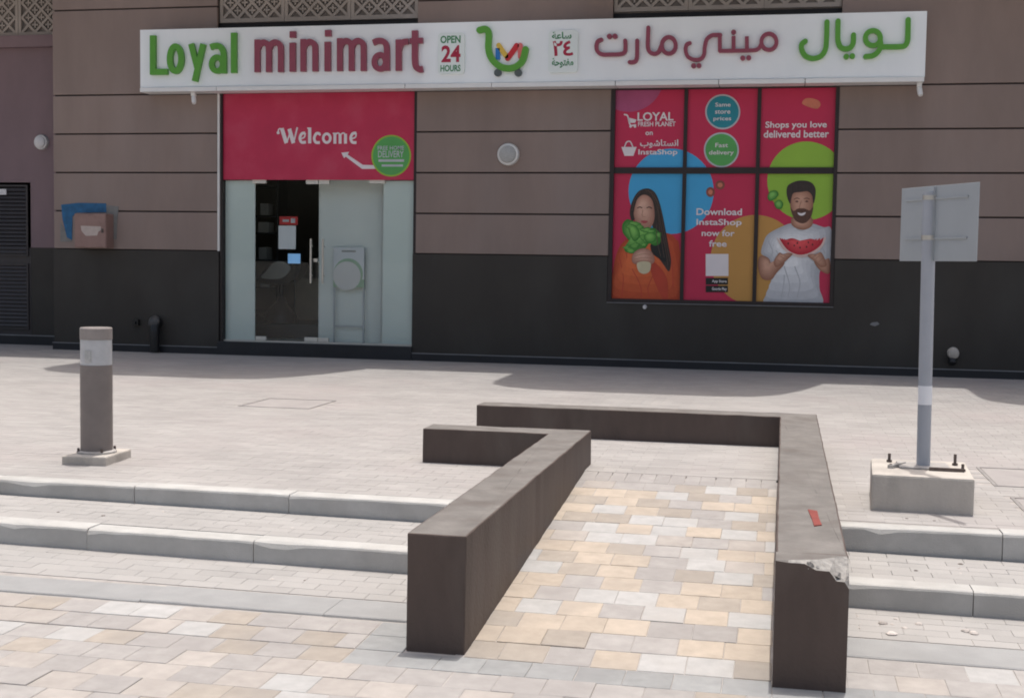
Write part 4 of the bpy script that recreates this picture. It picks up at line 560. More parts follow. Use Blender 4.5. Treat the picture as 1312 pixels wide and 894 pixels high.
w3.build('chipped_end', ['wallp', 'walltop', 'chip'], rw)['label'] = 'broken front corner showing pale concrete'
cr = MB()
for k in range(26):
    t = random.random(); x = .13 + .155 * t; y = -12.735 + .12 * random.random() * t + .01; s = random.uniform(.005, .014)
    z = .232 - .06 * t + random.uniform(-.004, .008)
    cr.cyl((x, y, z - s), (random.uniform(-.5, .5), random.uniform(-.5, .5), 1), s * 1.3, s * .6, s * 1.6, 5)
cr.build('broken_crumbs', 'chip', rw)
pm = MB(); pm.slab(ART['redmark'], zt - .004, zt + .0042)
pm.build('paint_mark', 'redmark', rw)

# ------------------------------------------------------------------ the building
bld = thing('shop_building', 'brown panelled building with charcoal plinth standing behind the paved plaza', 'building', (-4.0, 0, 0))
B = lambda name, mat, *boxes, **k: (lambda mb: ([mb.box(*b) for b in boxes], mb.build(name, mat, bld, **k))[1])(MB())
PIERS = [(-10.96, -8.28), (-5.21, -2.415), (0.66, 8.6)]
ROWS = [(1.54, 2.12), (2.12, 2.70), (2.70, 3.28), (3.28, 3.86), (3.86, 5.13), (5.13, 6.0)]
for i, (a, b) in enumerate(PIERS):
    segs = [(a, b)] if i < 2 else [(0.66, 4.6), (4.62, 8.6)]
    for s0, s1 in segs:
        for z0, z1 in ROWS:
            B('cladding_panel', 'clad', (s0, s1, 0.0 + random.uniform(-.0015, .0015), 0.05, z0 + 0.012, z1 - 0.012), bevel=0.004)
for c_ in ((-10.94, -8.29, 0.028, 1.0, -0.3, 6.0), (-5.2, -2.42, 0.028, 0.4, -0.3, 6.0), (0.67, 8.58, 0.028, 0.4, -0.3, 6.0)): B('wall_core', 'groove', c_)
B('header_beam', 'void', (-8.29, -5.2, 0.10, 0.4, 3.86, 4.90)); B('header_beam', 'void', (-2.42, 0.67, 0.10, 0.4, 3.86, 4.90)); B('screen_backing', 'latback', (-8.29, -5.2, 0.114, 0.4, 4.90, 6.0)); B('screen_backing', 'latback', (-2.42, 0.67, 0.114, 0.4, 4.90, 6.0)); B('window_backing', 'void', (-2.42, 0.67, 0.12, 0.4, -.3, 3.86))
B('plinth_panel', 'dado', (-10.965, -8.25, -0.014, 0.03, 0.11, 1.535), bevel=0.004)
B('plinth_panel', 'dado', (-5.25, -2.42, -0.014, 0.03, 0.11, 1.535))
B('plinth_panel', 'dado', (-2.42, 0.665, -0.0143, 0.03, 0.11, 0.893))
B('plinth_panel', 'dado', (0.665, 8.6, -0.014, 0.03, 0.11, 1.535))
B('skirting', 'skirt', (-10.97, -8.26, -0.05, 0.02, -0.05, 0.10)); B('skirting', 'skirt', (-5.24, 8.6, -0.05, 0.02, -0.05, 0.10))
B('skirting_trim', 'trim', (-10.975, -8.26, -0.055, 0.0, 0.10, 0.112)); B('skirting_trim', 'trim', (-5.24, 8.6, -0.055, 0.0, 0.10, 0.112))
B('threshold', 'skirt', (-8.255, -5.245, -0.06, 0.30, -0.05, 0.198)); B('sill_channel', 'alu', (-8.25, -5.25, 0.06, 0.14, 0.198, 0.222))
B('jamb_trim', 'lampd', (-8.272, -8.238, -0.012, 0.06, 1.54, 3.86)); B('door_jamb', 'frame', (-8.238, -8.205, 0.01, 0.14, 0.2, 3.86)); B('door_jamb', 'frame', (-5.255, -5.21, 0.02, 0.14, 0.2, 3.86))
# set-back wall on the left with a ledge, louvre doors and lattice above
B('setback_wall', 'recess', (-18, -10.93, 0.8, 1.1, 1.56, 4.72)); B('setback_wall', 'latback', (-18, -10.93, .804, 1.2, 4.9, 6.0)); B('setback_plinth', 'dado', (-11.85, -10.93, 0.79, 1.1, 0.05, 1.56))
B('ledge', 'recess', (-18, -10.93, 0.66, 1.1, 4.72, 4.90)); B('skirting', 'skirt', (-18, -10.96, 0.74, 0.82, -0.05, 0.14)); B('skirting_trim', 'trim', (-18, -10.96, 0.735, 0.8, 0.14, 0.155))
lp = MB(); lp.box(-13.6, -11.86, 0.80, 0.84, 0.15, 2.60)
lou = lp.build('louvre_panel', 'louver', bld)
for z0, z1 in ((0.24, 1.30), (1.42, 2.56)):
    fr = MB(); fr.box(-13.5, -11.90, .775, .80, z1 - .03, z1); fr.box(-13.5, -11.90, .775, .80, z0, z0 + .03); fr.box(-11.93, -11.90, .776, .80, z0 + .03, z1 - .03); fr.box(-13.5, -13.47, .776, .80, z0 + .03, z1 - .03)
    fr.build('louvre_frame', 'louver', lou)
    sl = MB(); z = z0 + .05
    while z < z1 - .05:
        sl.add([(-13.47, .772, z), (-11.93, .772, z), (-11.93, .798, z + .05), (-13.47, .798, z + .05), (-13.47, .776, z - .004), (-11.93, .776, z - .004), (-11.93, .80, z + .045), (-13.47, .80, z + .045)],
               [(0, 1, 2, 3), (4, 7, 6, 5), (0, 4, 5, 1), (3, 2, 6, 7), (1, 5, 6, 2), (0, 3, 7, 4)]); z += 0.062
    sl.build('louvre_slats', 'louver', lou)
tgm = MB(); tgm.box(-12.6, -12.27, .762, .775, 2.40, 2.49); tgm.build('name_plate', 'lampw', lou)

def lattice(x0, x1, y, z0, z1, n):
    w = (x1 - x0) / n
    for k in range(n):
        a, b = x0 + k * w + .003, x0 + (k + 1) * w - .003
        f = MB(); f.box(a, b, y, y + .05, z0, z0 + .06); f.box(a, b, y, y + .05, z1 - .06, z1); f.box(a, a + .05, y + .001, y + .05, z0 + .06, z1 - .06); f.box(b - .05, b, y + .001, y + .05, z0 + .06, z1 - .06)
        scr = f.build('lattice_screen', 'lattice', bld)
        g = MB(); A0, A1, Z0, Z1 = a + .05, b - .05, z0 + .06, z1 - .06; s = .115
        for sg in (1, -1):
            c = -20
            for c in range(-30, 31):
                xc = (A0 + A1) / 2 + c * 2 * s + (s if False else 0); pts = []
                # line x = xc + sg*(z - Z0): clip to the opening
                t0, t1 = Z0, Z1
                lo = sorted(((A0 - xc) * sg + Z0, (A1 - xc) * sg + Z0)); t0 = max(t0, lo[0]); t1 = min(t1, lo[1])
                if t1 - t0 > .02: g.bar((xc + sg * (t0 - Z0), t0), (xc + sg * (t1 - Z0), t1), .040, (y + .008 + (.002 if sg > 0 else 0), y + .042))
        xk = A0 + .0
        c = 0
        for c in range(-30, 31):
            for rrow in range(0, 9):
                xc = (A0 + A1) / 2 + c * s; zc = Z0 + s * rrow
                if (c + rrow) % 2 == 0: continue
                h = .052
                if A0 + .01 < xc < A1 - .01 and Z0 < zc < Z1:
                    g.bar((xc, max(zc - h, Z0)), (xc, min(zc + h, Z1)), .024, (y + .014, y + .040))
                    g.bar((max(xc - h, A0), zc), (min(xc + h, A1), zc), .024, (y + .016, y + .040))
        g.build('fretwork', 'lattice', scr)
lattice(-8.27, -5.22, .06, 4.90, 5.75, 3); lattice(-2.41, 0.655, .06, 4.915, 5.75, 3); lattice(-14.1, -10.98, .75, 4.905, 5.75, 3)
B('upper_band', 'upper', (-8.29, -5.2, .05, .4, 5.75, 6.0)); B('upper_band', 'upper', (-2.42, .67, .05, .4, 5.75, 6.0))
# storey above the picture, whose roof edge and curved balconies throw the shade on the plaza
B('upper_wall', 'upper', (-18, 8.6, 0.0, 0.4, 6.0, 9.45)); B('roof', 'upper', (-18, 8.6, 0.0, 9.0, 9.45, 9.6))
B('back_wall', 'upper', (-18, 8.6, 8.7, 9.0, -.3, 9.45)); B('end_wall', 'upper', (8.6, 8.9, 0.02, 9.0, -.3, 9.58)); B('end_wall', 'upper', (-18.3, -18, 0.8, 9.0, -.3, 9.58)); B('floor_slab', 'upper', (-18, 8.6, 0.4, 8.7, 5.7, 6.0))
bal = [(-9.07, 0), (-9.07, -1.55), (-9.0, -1.95), (-8.75, -2.25), (-8.4, -2.42), (-8.0, -2.48), (-6.3, -2.48), (-5.95, -2.36), (-5.68, -2.05), (-5.42, -1.4), (-5.2, -.6), (-5.1, 0)]
for dx in (-5.85, 0.0, 5.87, 11.45):
    P = [(x + dx, y) for x, y in bal]
    s = MB(); s.slab(P, 6.02, 6.25); so = s.build('balcony', 'upper', bld)
    pp = MB(); inner = [(x * .97 + (-7.1 + dx) * .03, y * .94) for x, y in P]
    for i in range(len(P) - 1): pp.slab([P[i], P[i + 1], inner[i + 1], inner[i]], 6.25, 7.1)
    pp.build('parapet', 'upper', so)

# window bay: frame bars, mullions
WX = [(-2.357, -1.407), (-1.357, -0.418), (-0.366, 0.612)]; WZ = [(0.953, 2.692), (2.775, 3.84)]
B('window_jamb', 'frame', (-2.415, -2.357, -.008, .12, .90, 3.86)); B('window_jamb', 'frame', (.612, .66, -.008, .12, .90, 3.86))
for a, b in ((-1.407, -1.357), (-.418, -.366)): B('mullion', 'frame', (a, b, .012, .12, .953, 3.84))
for a, b in WX: B('transom_bar', 'frame', (a, b, .015, .12, 2.692, 2.775))
B('window_rail', 'frame', (-2.357, .612, .0, .12, .90, .953)); B('window_rail', 'frame', (-2.357, .612, .0, .12, 3.84, 3.86)); B('window_sill', 'trim', (-2.42, .665, -.035, .0, .893, .903))

# ------------------------------------------------------------------ entrance: glass, doors, fittings
def gl(name, x0, x1): return B(name, 'glass', (x0, x1, .10, .112, .225, 2.592))
gl('side_glass', -8.205, -7.728); gl('side_glass', -5.752, -5.256)
d1 = gl('door_leaf', -7.715, -6.722); d2 = gl('door_leaf', -6.708, -5.765)
def sub(name, mat, parent, *boxes, **k):
    mb = MB(); [mb.box(*b) for b in boxes]; return mb.build(name, mat, parent, **k)
for leaf, x in ((d1, -6.818), (d2, -6.63)):
    h = MB(); h.cyl((x, .03, 1.088), (0, 0, 1), .016, .016, .65, 14)
    for z in (1.2, 1.63): h.cyl((x, .03, z), (0, 1, 0), .011, .011, .07, 10)
    h.build('handle', 'steel', leaf, smooth=True)
for leaf, (x0, x1, z0, z1) in ((d1, (-7.757, -7.54, 2.548, 2.655)), (d1, (-6.915, -6.725, 2.54, 2.655)), (d2, (-6.715, -6.555, 2.54, 2.655)), (d2, (-5.94, -5.705, 2.55, 2.652)), (d1, (-7.70, -7.535, .226, .28)), (d1, (-6.93, -6.725, .226, .285)), (d2, (-6.715, -6.555, .226, .285))):
    sub('patch_fitting', 'patchfit', leaf, (x0, x1, .075, .125, z0, z1), bevel=0.004)
sub('lock', 'steel', d1, (-6.80, -6.735, .08, .13, 1.40, 1.45)); 
B('backing_panel', 'board_w', (-8.203, -7.73, .125, .14, .222, 2.592)); B('backing_panel', 'board_w', (-5.735, -5.257, .125, .14, .222, 2.592))
bm_ = MB(); bm_.box(-6.83, -5.80, .40, .43, .205, 2.64)
tag(bm_.build('partition_board', 'board_w2', None), 'tall pale board standing inside behind the right glass door leaf', 'board')
tp = MB(); tp.box(-8.205, -5.255, .05, .10, 2.60, 3.86); tr = tp.build('transom_panel', 'vinyl2', bld); tr['label'] = 'crimson transom panel with white welcome lettering'
for i, (nm, ss) in enumerate(ART['welcome']): glyph('letter', ss, .0485 if False else .047, .0495, 'print_white', tr)
a = MB(); a.prism(ART['arrow'], .0475, .0495); a.build('arrow', 'print_white', tr)
(cxx, czz), cr_ = ART['door_circle']
circ = lambda c, r, n=40: [(c[0] + r * math.cos(2 * math.pi * k / n), c[1] + r * math.sin(2 * math.pi * k / n)) for k in range(n)]
a = MB(); a.prism(circ((cxx, czz), cr_ * 1.05), .0465, .0495); a.build('disc_rim', 'lime', tr)
a = MB(); a.prism(circ((cxx, czz), cr_ * .97), .0450, .0495); a.build('disc', 'green_p', tr)
for s, b in ART['door_circle_text'][:2]: text(s, b, .0440, 'ring_t', tr)
for s, ((xa, za), (xb, zb)) in ART['door_circle_text'][2:]: sub('printed_line', 'ring_t', tr, (xa, xb, .0435, .0448, zb, za))

# shop interior
B('shop_floor', 'shopfloor', (-11, -3, .14, 8.7, .1, .205)); [B('shop_wall', 'shopwall', w_) for w_ in ((-11, -3, 6.4, 6.5, .2, 3.3), (-11, -10.9, .4, 6.4, .2, 3.3), (-3.1, -3, .4, 6.4, .2, 3.3))]; B('shop_ceiling', 'board_w2', (-11, -3, .4, 6.5, 3.2, 3.3)); B('door_header', 'void', (-8.29, -5.2, .12, .4, 2.64, 3.86))
DK = -8.9
sh = thing('shelf_unit', 'dark shelf unit with white cartons seen through the left door leaf', 'shelf', (-8.65, 2.1, .205))
sub('upright', 'shelf', sh, (-9.22, -9.19, 1.9, 2.3, .205, 2.9)); sub('upright', 'shelf', sh, (-8.12, -8.09, 1.9, 2.3, .205, 2.9))
for z in (.5, .95, 1.4, 1.84, 2.12, 2.6): sub('shelf_board', 'shelf', sh, (-9.19, -8.12, 1.9, 2.3, z, z + .025))
for x, z, w, h in ((-8.34, 2.145, .14, .19), (-8.35, 1.865, .18, .17), (-8.36, 1.425, .14, .2), (-8.32, .975, .16, .22)):
    tag(sub('carton', 'carton', None, (x - w / 2, x + w / 2, 1.92, 2.15, z, z + h), bevel=.005), {2.145: 'small white carton on the highest stocked shelf behind the left door leaf', 1.865: 'white carton on the second stocked shelf behind the left door leaf', 1.425: 'white carton on the middle shelf behind the left door leaf', .975: 'white carton on the lowest stocked shelf behind the left door leaf'}[z], 'carton', 'cartons on the shop shelf')
cam_o = Vector((0, -18.0, 1.418))
def deeper(pts, y0, y1): k = (18 + y1) / (18 + y0); return [(x * k, 1.418 + (z - 1.418) * k) for x, z in pts]
S = {k: deeper(v, 1.3, 1.3) for k, v in ART['stool'].items()}
ch = thing('swivel_chair', 'dark swivel chair with grey seat on a round black base inside the shop', 'chair', (S['post'][0][0], 1.3, .43))
B('platform', 'platform', (-10.9, -6.9, .9, 6.4, .205, .43)); B('counter', 'counter', (-8.05, -6.9, 2.5, 2.9, .43, 1.12))
a = MB(); a.prism([tuple(p) for p in catmull(S['shell'], True, 4)], 1.15, 1.45); a.build('seat_shell', 'blackp', ch, bevel=.02)
a = MB(); a.prism([tuple(p) for p in catmull(S['cush'], True, 4)], 1.12, 1.42); a.build('cushion', 'greyc', ch, bevel=.02)
px = S['post'][0][0]
a = MB(); a.cyl((px, 1.3, .66), (0, 0, 1), .04, .035, .42, 16); a.build('post', 'blackp', ch, smooth=True)
a = MB(); a.lathe((px, 1.3, .43), (0, 0, 1), [(.27, 0), (.27, .03), (.25, .12), (.18, .24), (.08, .33), (.05, .42)], 28); a.build('base', 'blackp', ch, smooth=True)
sc_ = S['screen']
tb = thing('tablet', 'small blue-lit tablet screen glowing inside behind the left door leaf', 'tablet', (sc_[0][0], 1.1, 1.35))
sub('tablet_body', 'blackp', tb, (sc_[0][0] - .01, sc_[1][0] + .01, 1.1, 1.12, sc_[1][1] - .01, sc_[0][1] + .01)); sub('display', 'screen', tb, (sc_[0][0], sc_[1][0], 1.097, 1.103, sc_[1][1], sc_[0][1])); a = MB(); a.cyl(((sc_[0][0] + sc_[1][0]) / 2, 1.13, .43), (0, 0, 1), .012, .012, .98, 10); a.build('stand_pole', 'blackp', tb)
n1, n2 = ART['notice']; r1_, r2_ = ART['notice_red']
tag(sub('notice', 'paper', None, (n1[0], n2[0], .114, .1155, n2[1], n1[1])), 'white paper notice stuck on the left glass door leaf', 'notice')
nr = sub('notice', 'redpaper', None, (r1_[0], r2_[0], .114, .1155, r2_[1], r1_[1])); tag(nr, 'small red notice stuck above the white paper on the left glass door', 'notice')
sub('printed_line', 'ring_t', nr, (r1_[0] + .05, r1_[0] + .15, .1127, .1136, r2_[1] + .045, r1_[1] - .045)); sub('printed_line', 'ring_t', nr, (r1_[0] + .18, r2_[0] - .04, .1127, .1136, r2_[1] + .03, r1_[1] - .03))
(sa, sz1), (sb, sz0) = ART['stand']
st = thing('display_stand', 'pale advertising display stand with green band behind the right glass door leaf', 'display stand', ((sa + sb) / 2, .45, .205))
sub('panel', 'paper', st, (sa, sb, .31, .325, sz0 + .12, sz1)); sub('green_band', 'stand_g', st, (sa, sb, .31, .325, sz0, sz0 + .118))
for x in (sa + .01, sb - .01): sub('leg', 'ring_t', st, (x - .012, x + .012, .326, .348, .205, sz1))
sub('crossbar', 'ring_t', st, (sa + .022, sb - .022, .33, .345, .44, .46)); a = MB(); cc = ART['stand_circ'][0]; a.prism(circ(cc, .228), .306, .3095); a.prism(circ((cc[0] - .02, cc[1] - .03), .215), .3035, .3055, 1); a.build('round_picture', ['stand_g', 'lampw'], st)
sub('printed_line', 'lampg', st, (sa + .13, sb - .13, .3085, .3095, sz1 - .07, sz1 - .04))

# ------------------------------------------------------------------ shop sign
sg = thing('shop_sign', 'long white shop sign with raised green and burgundy lettering above the entrance', 'sign', (-3.8, -.14, 3.85))
sub('sign_board', 'sign', sg, (-9.37, 1.718, -.28, -.004, 3.922, 4.763), bevel=.006)
for x in (-6.0, -2.3, .6): pass
cuts = [-9.36, -8.15, -5.3, -4.05, -2.32, -.93, .2, 1.712]
for x0, x1 in zip(cuts[:-1], cuts[1:]): sub('rail_section', 'rail', sg, (x0 + .004, x1 - .004, -.315 - random.uniform(0, .004), -.02, 3.855, 3.916), bevel=.006)
for key, mat in (('loyal', 'lgreen'), ('minimart', 'lred'), ('ar_red', 'lred'), ('ar_green', 'lgreen')):
    for nm, ss in ART[key]: glyph('letter', ss, -.335, -.279, mat, sg)
cart = ART['cart']
cb = glyph('cart_emblem', cart[0][1], -.332, -.279, 'lgreen', sg)
for nm, ss in cart[1:]: glyph({'w': 'wheel'}.get(nm, 'swoosh'), ss, (-.32 if nm == 'w' else -.306), -.279, {'w': 'wheel', 'blue': 'blue_p', 'yellow': 'yellow_p', 'red': 'red_p', 'pink': 'pink_p'}[nm], cb)
def rrect(a, b, r=.05):
    x0, x1, z0, z1 = min(a[0], b[0]), max(a[0], b[0]), min(a[1], b[1]), max(a[1], b[1]); out = []
    for cx_, cz_, s in ((x1 - r, z1 - r, 0), (x0 + r, z1 - r, 1), (x0 + r, z0 + r, 2), (x1 - r, z0 + r, 3)):
        for k in range(6): t = (s + k / 5) * math.pi / 2; out.append((cx_ + r * math.cos(t), cz_ + r * math.sin(t)))
    return out
for bk, tk in (('badge1', 'badge_text'), ('badge2', 'badge_text2')):
    a = MB(); a.prism(rrect(*ART[bk]), -.322, -.279); bo = a.build('badge', 'badge', sg)
    for i, (s, b) in enumerate(ART[tk]): text(s, b, -.3235, 'lred2' if i == 1 else 'dgreen', bo, bold=.03)
def small_light(name, label, x, y, z, tx, tz):
    o = thing(name, label, 'camera' if 'camera' in label else 'lamp', (x, y, z))
    sub('mount', 'rail', o, (x - .03, x + .03, y - .03, y + .03, 3.80, 3.853)); a = MB(); a.lathe((x, y, 3.80), (tx, -.4, tz), [(.028, 0), (.034, .02), (.034, .10), (.026, .13)], 16); a.build('housing', 'rail', o, smooth=True)
small_light('security_camera', 'small white camera hanging under the left end of the shop sign', -8.56, -.2, 3.8, .25, -.8)
small_light('floodlight', 'small white lamp hanging under the right end of the shop sign', 1.66, -.2, 3.8, .1, -.8)

# ------------------------------------------------------------------ window posters
PN = {'A1': (0, 1), 'A2': (1, 1), 'A3': (2, 1), 'B1': (0, 0), 'B2': (1, 0), 'B3': (2, 0)}
LB = {'A1': 'crimson window poster with white shop logo and basket symbol, upper left pane', 'A2': 'crimson window poster with teal and green round badges, upper middle pane', 'A3': 'crimson window poster with slogan above a lime circle, upper right pane',
      'B1': 'window poster of a woman in orange holding lettuce, lower left pane', 'B2': 'window poster with download text and amber circle, lower middle pane', 'B3': 'window poster of a smiling man holding watermelon, lower right pane'}
PO = {}
for k, (i, j) in PN.items():
    (x0, x1), (z0, z1) = WX[i], WZ[j]
    o = thing('window_poster', LB[k], 'poster', ((x0 + x1) / 2, .05, z0), 'posters in the shop window'); PO[k] = o
    sub('backing', 'vinyl', o, (x0, x1, .05, .056, z0, z1))
def art(k, name, poly, mat, layer, smooth=False):
    i, j = PN[k]; (x0, x1), (z0, z1) = WX[i], WZ[j]
    P = [tuple(p) for p in (catmull(poly, True, 5) if smooth else poly)]
    P = clip(P, x0 + .001, x1 - .001, z0 + .001, z1 - .001)
    if len(P) < 3: return
    y = .05 - .0011 * layer
    a = MB(); a.prism(P, y, y + .0009); a.build(name, mat, PO[k])
def shaded(k, name, poly, key, layer, light=(-.25, .3), n=6):
    """printed shape with tones stepping from its edge to its lit side"""
    i, j = PN[k]; (x0, x1), (z0, z1) = WX[i], WZ[j]
    P = [Vector(p) for p in catmull(poly, True, 5)]
    c = sum(P, Vector((0, 0))) / len(P); w = max(p.x for p in P) - min(p.x for p in P); hh = max(p.y for p in P) - min(p.y for p in P)
    a = MB()
    for s in range(n):
        f = 1 - .13 * s; o_ = Vector((light[0] * w, light[1] * hh)) * .13 * s * .5
        Q = clip([tuple(c + (p - c) * f + o_) for p in P], x0 + .001, x1 - .001, z0 + .001, z1 - .001)
        y = .05 - .0011 * layer - .00014 * s
        if len(Q) > 2: a.prism(Q, y, y + .0001)
        a.m = a.m[:]; cnt = len(a.f) - len(a.m)
        for q_ in range(len(a.m)):
            if a.m[q_] == 0 and s > 0 and q_ >= shaded.start: a.m[q_] = s
        shaded.start = len(a.m)
    shaded.start = 0
    return a.build(name, ['%s%d' % (key, s) for s in range(n)], PO[k])
shaded.start = 0
for k in ('A1',): art(k, 'mauve_circle', ART['mauve'], 'mauve', 1)
for k in ('A1', 'A2', 'B1', 'B2'): art(k, 'blue_circle', ART['blue'], 'sky_p', 2)
for k in ('A3', 'B3'): art(k, 'lime_circle', ART['green'], 'lime', 1)
for k in ('B2', 'B3'): art(k, 'amber_circle', ART['yellow'], 'amber', 2)
Wm = ART['woman']
for i, (part, nm, mat) in enumerate((('sweater', 'sweater', 'orange'), ('hair', 'hair', 'hair'), ('face', 'face', 'skin'), ('cheek', 'cheek', 'blush'), ('hairtop', 'hair', 'hair'), ('sleeve', 'sleeve', 'orange_d'), ('cuff', 'hair_tip', 'cuff'), ('lettuce', 'lettuce', 'leaf'), ('leaf', 'leaf', 'leaf_d'), ('leaf2', 'leaf', 'leaf_d'), ('hands', 'hands', 'skin'), ('stem', 'stem', 'stem'), ('mouth', 'mouth', 'lips'))):
    key = {'sweater': 'knit', 'face': 'fleshw', 'lettuce': 'salad', 'hands': 'fleshw', 'leaf': 'salad', 'leaf2': 'salad'}.get(part)
    if key: shaded('B1', nm, Wm[part], key, 3 + i)
    elif part != 'cheek': art('B1', nm, Wm[part], mat, 3 + i, True)
def pen(k, name, pts, w, mat, layer):
    y = .05 - .0011 * layer; a = MB(); stroke(a, 'r', w, pts, y, y + .0009); a.build(name, mat, PO[k])
for bpts in Wm['brow']: pen('B1', 'eyelid', bpts, .012, 'line', 16)
pen('B1', 'nose', Wm['nose'], .006, 'skin_d', 16)
for i, s_ in enumerate(Wm['strands']): pen('B1', 'hair_strand', s_, .007, 'hair_l', 16 + .05 * i)
for i, s_ in enumerate(Wm['folds']): pen('B1', 'knit_fold', s_, .012, 'orange_d', 3.5 + .04 * i)
for i, s_ in enumerate(Wm['fingers']): pen('B1', 'finger_line', s_, .006, 'skin_d', 17 + .05 * i)
for i, (s_, m_) in enumerate(Wm['leaflets']): shaded('B1', 'leaflet', s_, 'salad', 10.2 + .04 * i, n=4 + i % 3)
Mn = ART['man']
for i, (part, nm, mat) in enumerate((('tee', 'shirt', 'tee'), ('neck', 'neck', 'skin2'), ('face', 'face', 'skin'), ('beard', 'beard', 'beard'), ('hair', 'hair', 'hair'), ('smile', 'smile', 'print_white'), ('arm', 'arm', 'skin2'), ('arm2', 'arm', 'skin2'), ('rind', 'rind', 'rind'), ('melon', 'watermelon', 'melon'), ('hand1', 'hand', 'skin2'), ('hand2', 'hand', 'skin2'))):
    key = {'tee': 'cotton', 'face': 'fleshm', 'neck': 'fleshm', 'arm': 'fleshm', 'arm2': 'fleshm', 'hand1': 'fleshm', 'hand2': 'fleshm', 'melon': 'melonp'}.get(part)
    if key: shaded('B3', nm, Mn[part], key, 3 + i)
    else: art('B3', nm, Mn[part], mat, 3 + i, True)
for e in Mn['eyes']: art('B3', 'eye', e, 'line', 16)
pen('B3', 'nose', Mn['nose'], .006, 'skin_d', 16)
for i, s_ in enumerate(Mn['folds']): pen('B3', 'shirt_fold', s_, .014, 'tee_d', 3.5 + .04 * i)
for i, s_ in enumerate(Mn['fingers']): pen('B3', 'finger_line', s_, .006, 'skin_d', 17 + .05 * i)
for i, s_ in enumerate(Mn['brows']): pen('B3', 'brow', s_, .009, 'beard', 17 + .05 * i)
for i, s_ in enumerate(Mn['seeds']): art('B3', 'seed', s_, 'cuff', 15.5 + .02 * i)
for hx, hz in ((Mn['hand1'][1], 0), (Mn['hand2'][1], 0)): pass
Pb = ART['poster_bits']
for l in Pb['leafs']: shaded('B3', 'leaf', l, 'salad', 15)
art('A3', 'peach_shape', Pb['peach'], 'peach', 3, True)
for a_, b_ in zip(Pb['fig'], Pb['figin']): art('B2', 'fruit', a_, 'fig', 4); art('B2', 'fruit_core', b_, 'peach', 5)
for r_, c_, m_, rm in (('tealring', 'teal', 'teal', 'ring_t'), ('grnring', 'grn', 'green_p', 'ring_t')): art('A2', 'badge_rim', Pb[r_], rm, 3); art('A2', 'badge_disc', Pb[c_], m_, 4)
art('B2', 'white_label', Pb['white'], 'print_white', 4)
for b_ in Pb['badge']: art('B2', 'store_badge', b_, 'cuff', 4)
for k, L in ART['poster_text'].items():
    for s, b in L: text(s, b, .05 - .0011 * 6, 'print_white', PO[k], bold=.02 if k != 'A2' else .012)
c1, c2, c3 = ART['carticon']
pen('A1', 'cart_symbol', c1, .02, 'print_white', 4); art('A1', 'cart_symbol', c2, 'print_white', 4)
for c in c3: art('A1', 'cart_symbol', circ(c, .018, 12), 'print_white', 5)
art('A1', 'basket_symbol', ART['basket'][0], 'print_white', 4); pen('A1', 'basket_symbol', ART['basket'][1], .016, 'print_white', 5)

# ------------------------------------------------------------------ things fixed to the walls
def round_light(label, x, y, z, r, m_in):
    o = thing('wall_light', label, 'wall light', (x, y, z))
    a = MB(); a.lathe((x, y, z), (0, -1, 0), [(r, 0), (r, .03), (r * .93, .055), (r * .80, .06)], 32); a.build('rim', 'lampd', o, smooth=True)
    a = MB(); a.lathe((x, y - .058, z), (0, -1, 0), [(r * .78, 0), (r * .70, .025), (r * .45, .042), (r * .15, .05), (0, .051)], 32); a.build('diffuser', m_in, o, smooth=True)
sx_, sz_ = ART['speaker']; round_light('round grey bulkhead light on the brown panels between door and poster window', sx_, -.001, sz_, .158, 'lampg')
lx_, lz_ = ART['lamp']; round_light('round white bulkhead light on the set-back plum wall at far left', lx_, .80, lz_, .12, 'lampw')
(bx0, bz1), (bx1, bz0) = ART['wall_box']
wb = thing('wall_box', 'rose painted metal wall box with worn sticker on a blue painted patch', 'wall box', ((bx0 + bx1) / 2, -.12, bz0))
sub('case', 'boxp', wb, (bx0, bx1, -.23, -.006, bz0, bz1), bevel=.008); sub('door', 'boxp', wb, (bx0 + .012, bx1 - .012, -.238, -.2295, bz0 + .012, bz1 - .012), bevel=.003)
a = MB(); a.prism(ART['wall_box_sticker'], -.2395, -.2375); a.build('sticker', 'boxs', wb); sub('latch', 'bolt', wb, (bx1 - .07, bx1 - .04, -.25, -.238, (bz0 + bz1) / 2 - .03, (bz0 + bz1) / 2 + .03))
for key, nm, mt, yy in (('patch_blue', 'painted_patch', 'bluep', -.0075), ('patch_grey', 'filler_patch', 'greyp', -.0062), ('patch_grey2', 'filler_patch', 'greyp', -.0055)):
    a = MB(); a.prism(ART[key], yy, .01); a.build(nm, mt, bld)
x, z = ART['pipe']
pp = thing('drain_pipe', 'short black bent pipe with grey cap low on the charcoal plinth beside the door', 'pipe', (x, -.02, z - .3))
a = MB(); path = [Vector((x, -.02, z)), Vector((x, -.09, z - .01)), Vector((x, -.13, z - .06)), Vector((x, -.14, z - .16)), Vector((x, -.14, .02))]; rr = []
for i, c in enumerate(path):
    t = (path[min(i + 1, 4)] - path[max(i - 1, 0)]).normalized(); u = Vector((1, 0, 0)); w = t.cross(u)
    rr.append([c + (u * math.cos(q * math.pi / 8) + w * math.sin(q * math.pi / 8)) * .07 for q in range(16)])
a.rings(rr); a.build('bend', 'blackp', pp, smooth=True)
a = MB(); a.lathe((x - .02, -.10, z + .01), (-.2, -1, .5), [(.095, 0), (.095, .03), (.07, .06), (.02, .075)], 20); a.build('cap', 'darkcap', pp, smooth=True)
x2, z2_ = ART['pipe2']; a = MB(); a.box(x2 - .05, x2 + .05, -.07, -.012, z2_ - .04, z2_ + .05); a.cyl((x2, -.07, z2_), (0, -1, 0), .02, .02, .03, 12)
tag(a.build('socket_box', 'blackp', None, bevel=0), 'small black socket box on the charcoal plinth left of the bent pipe', 'socket')
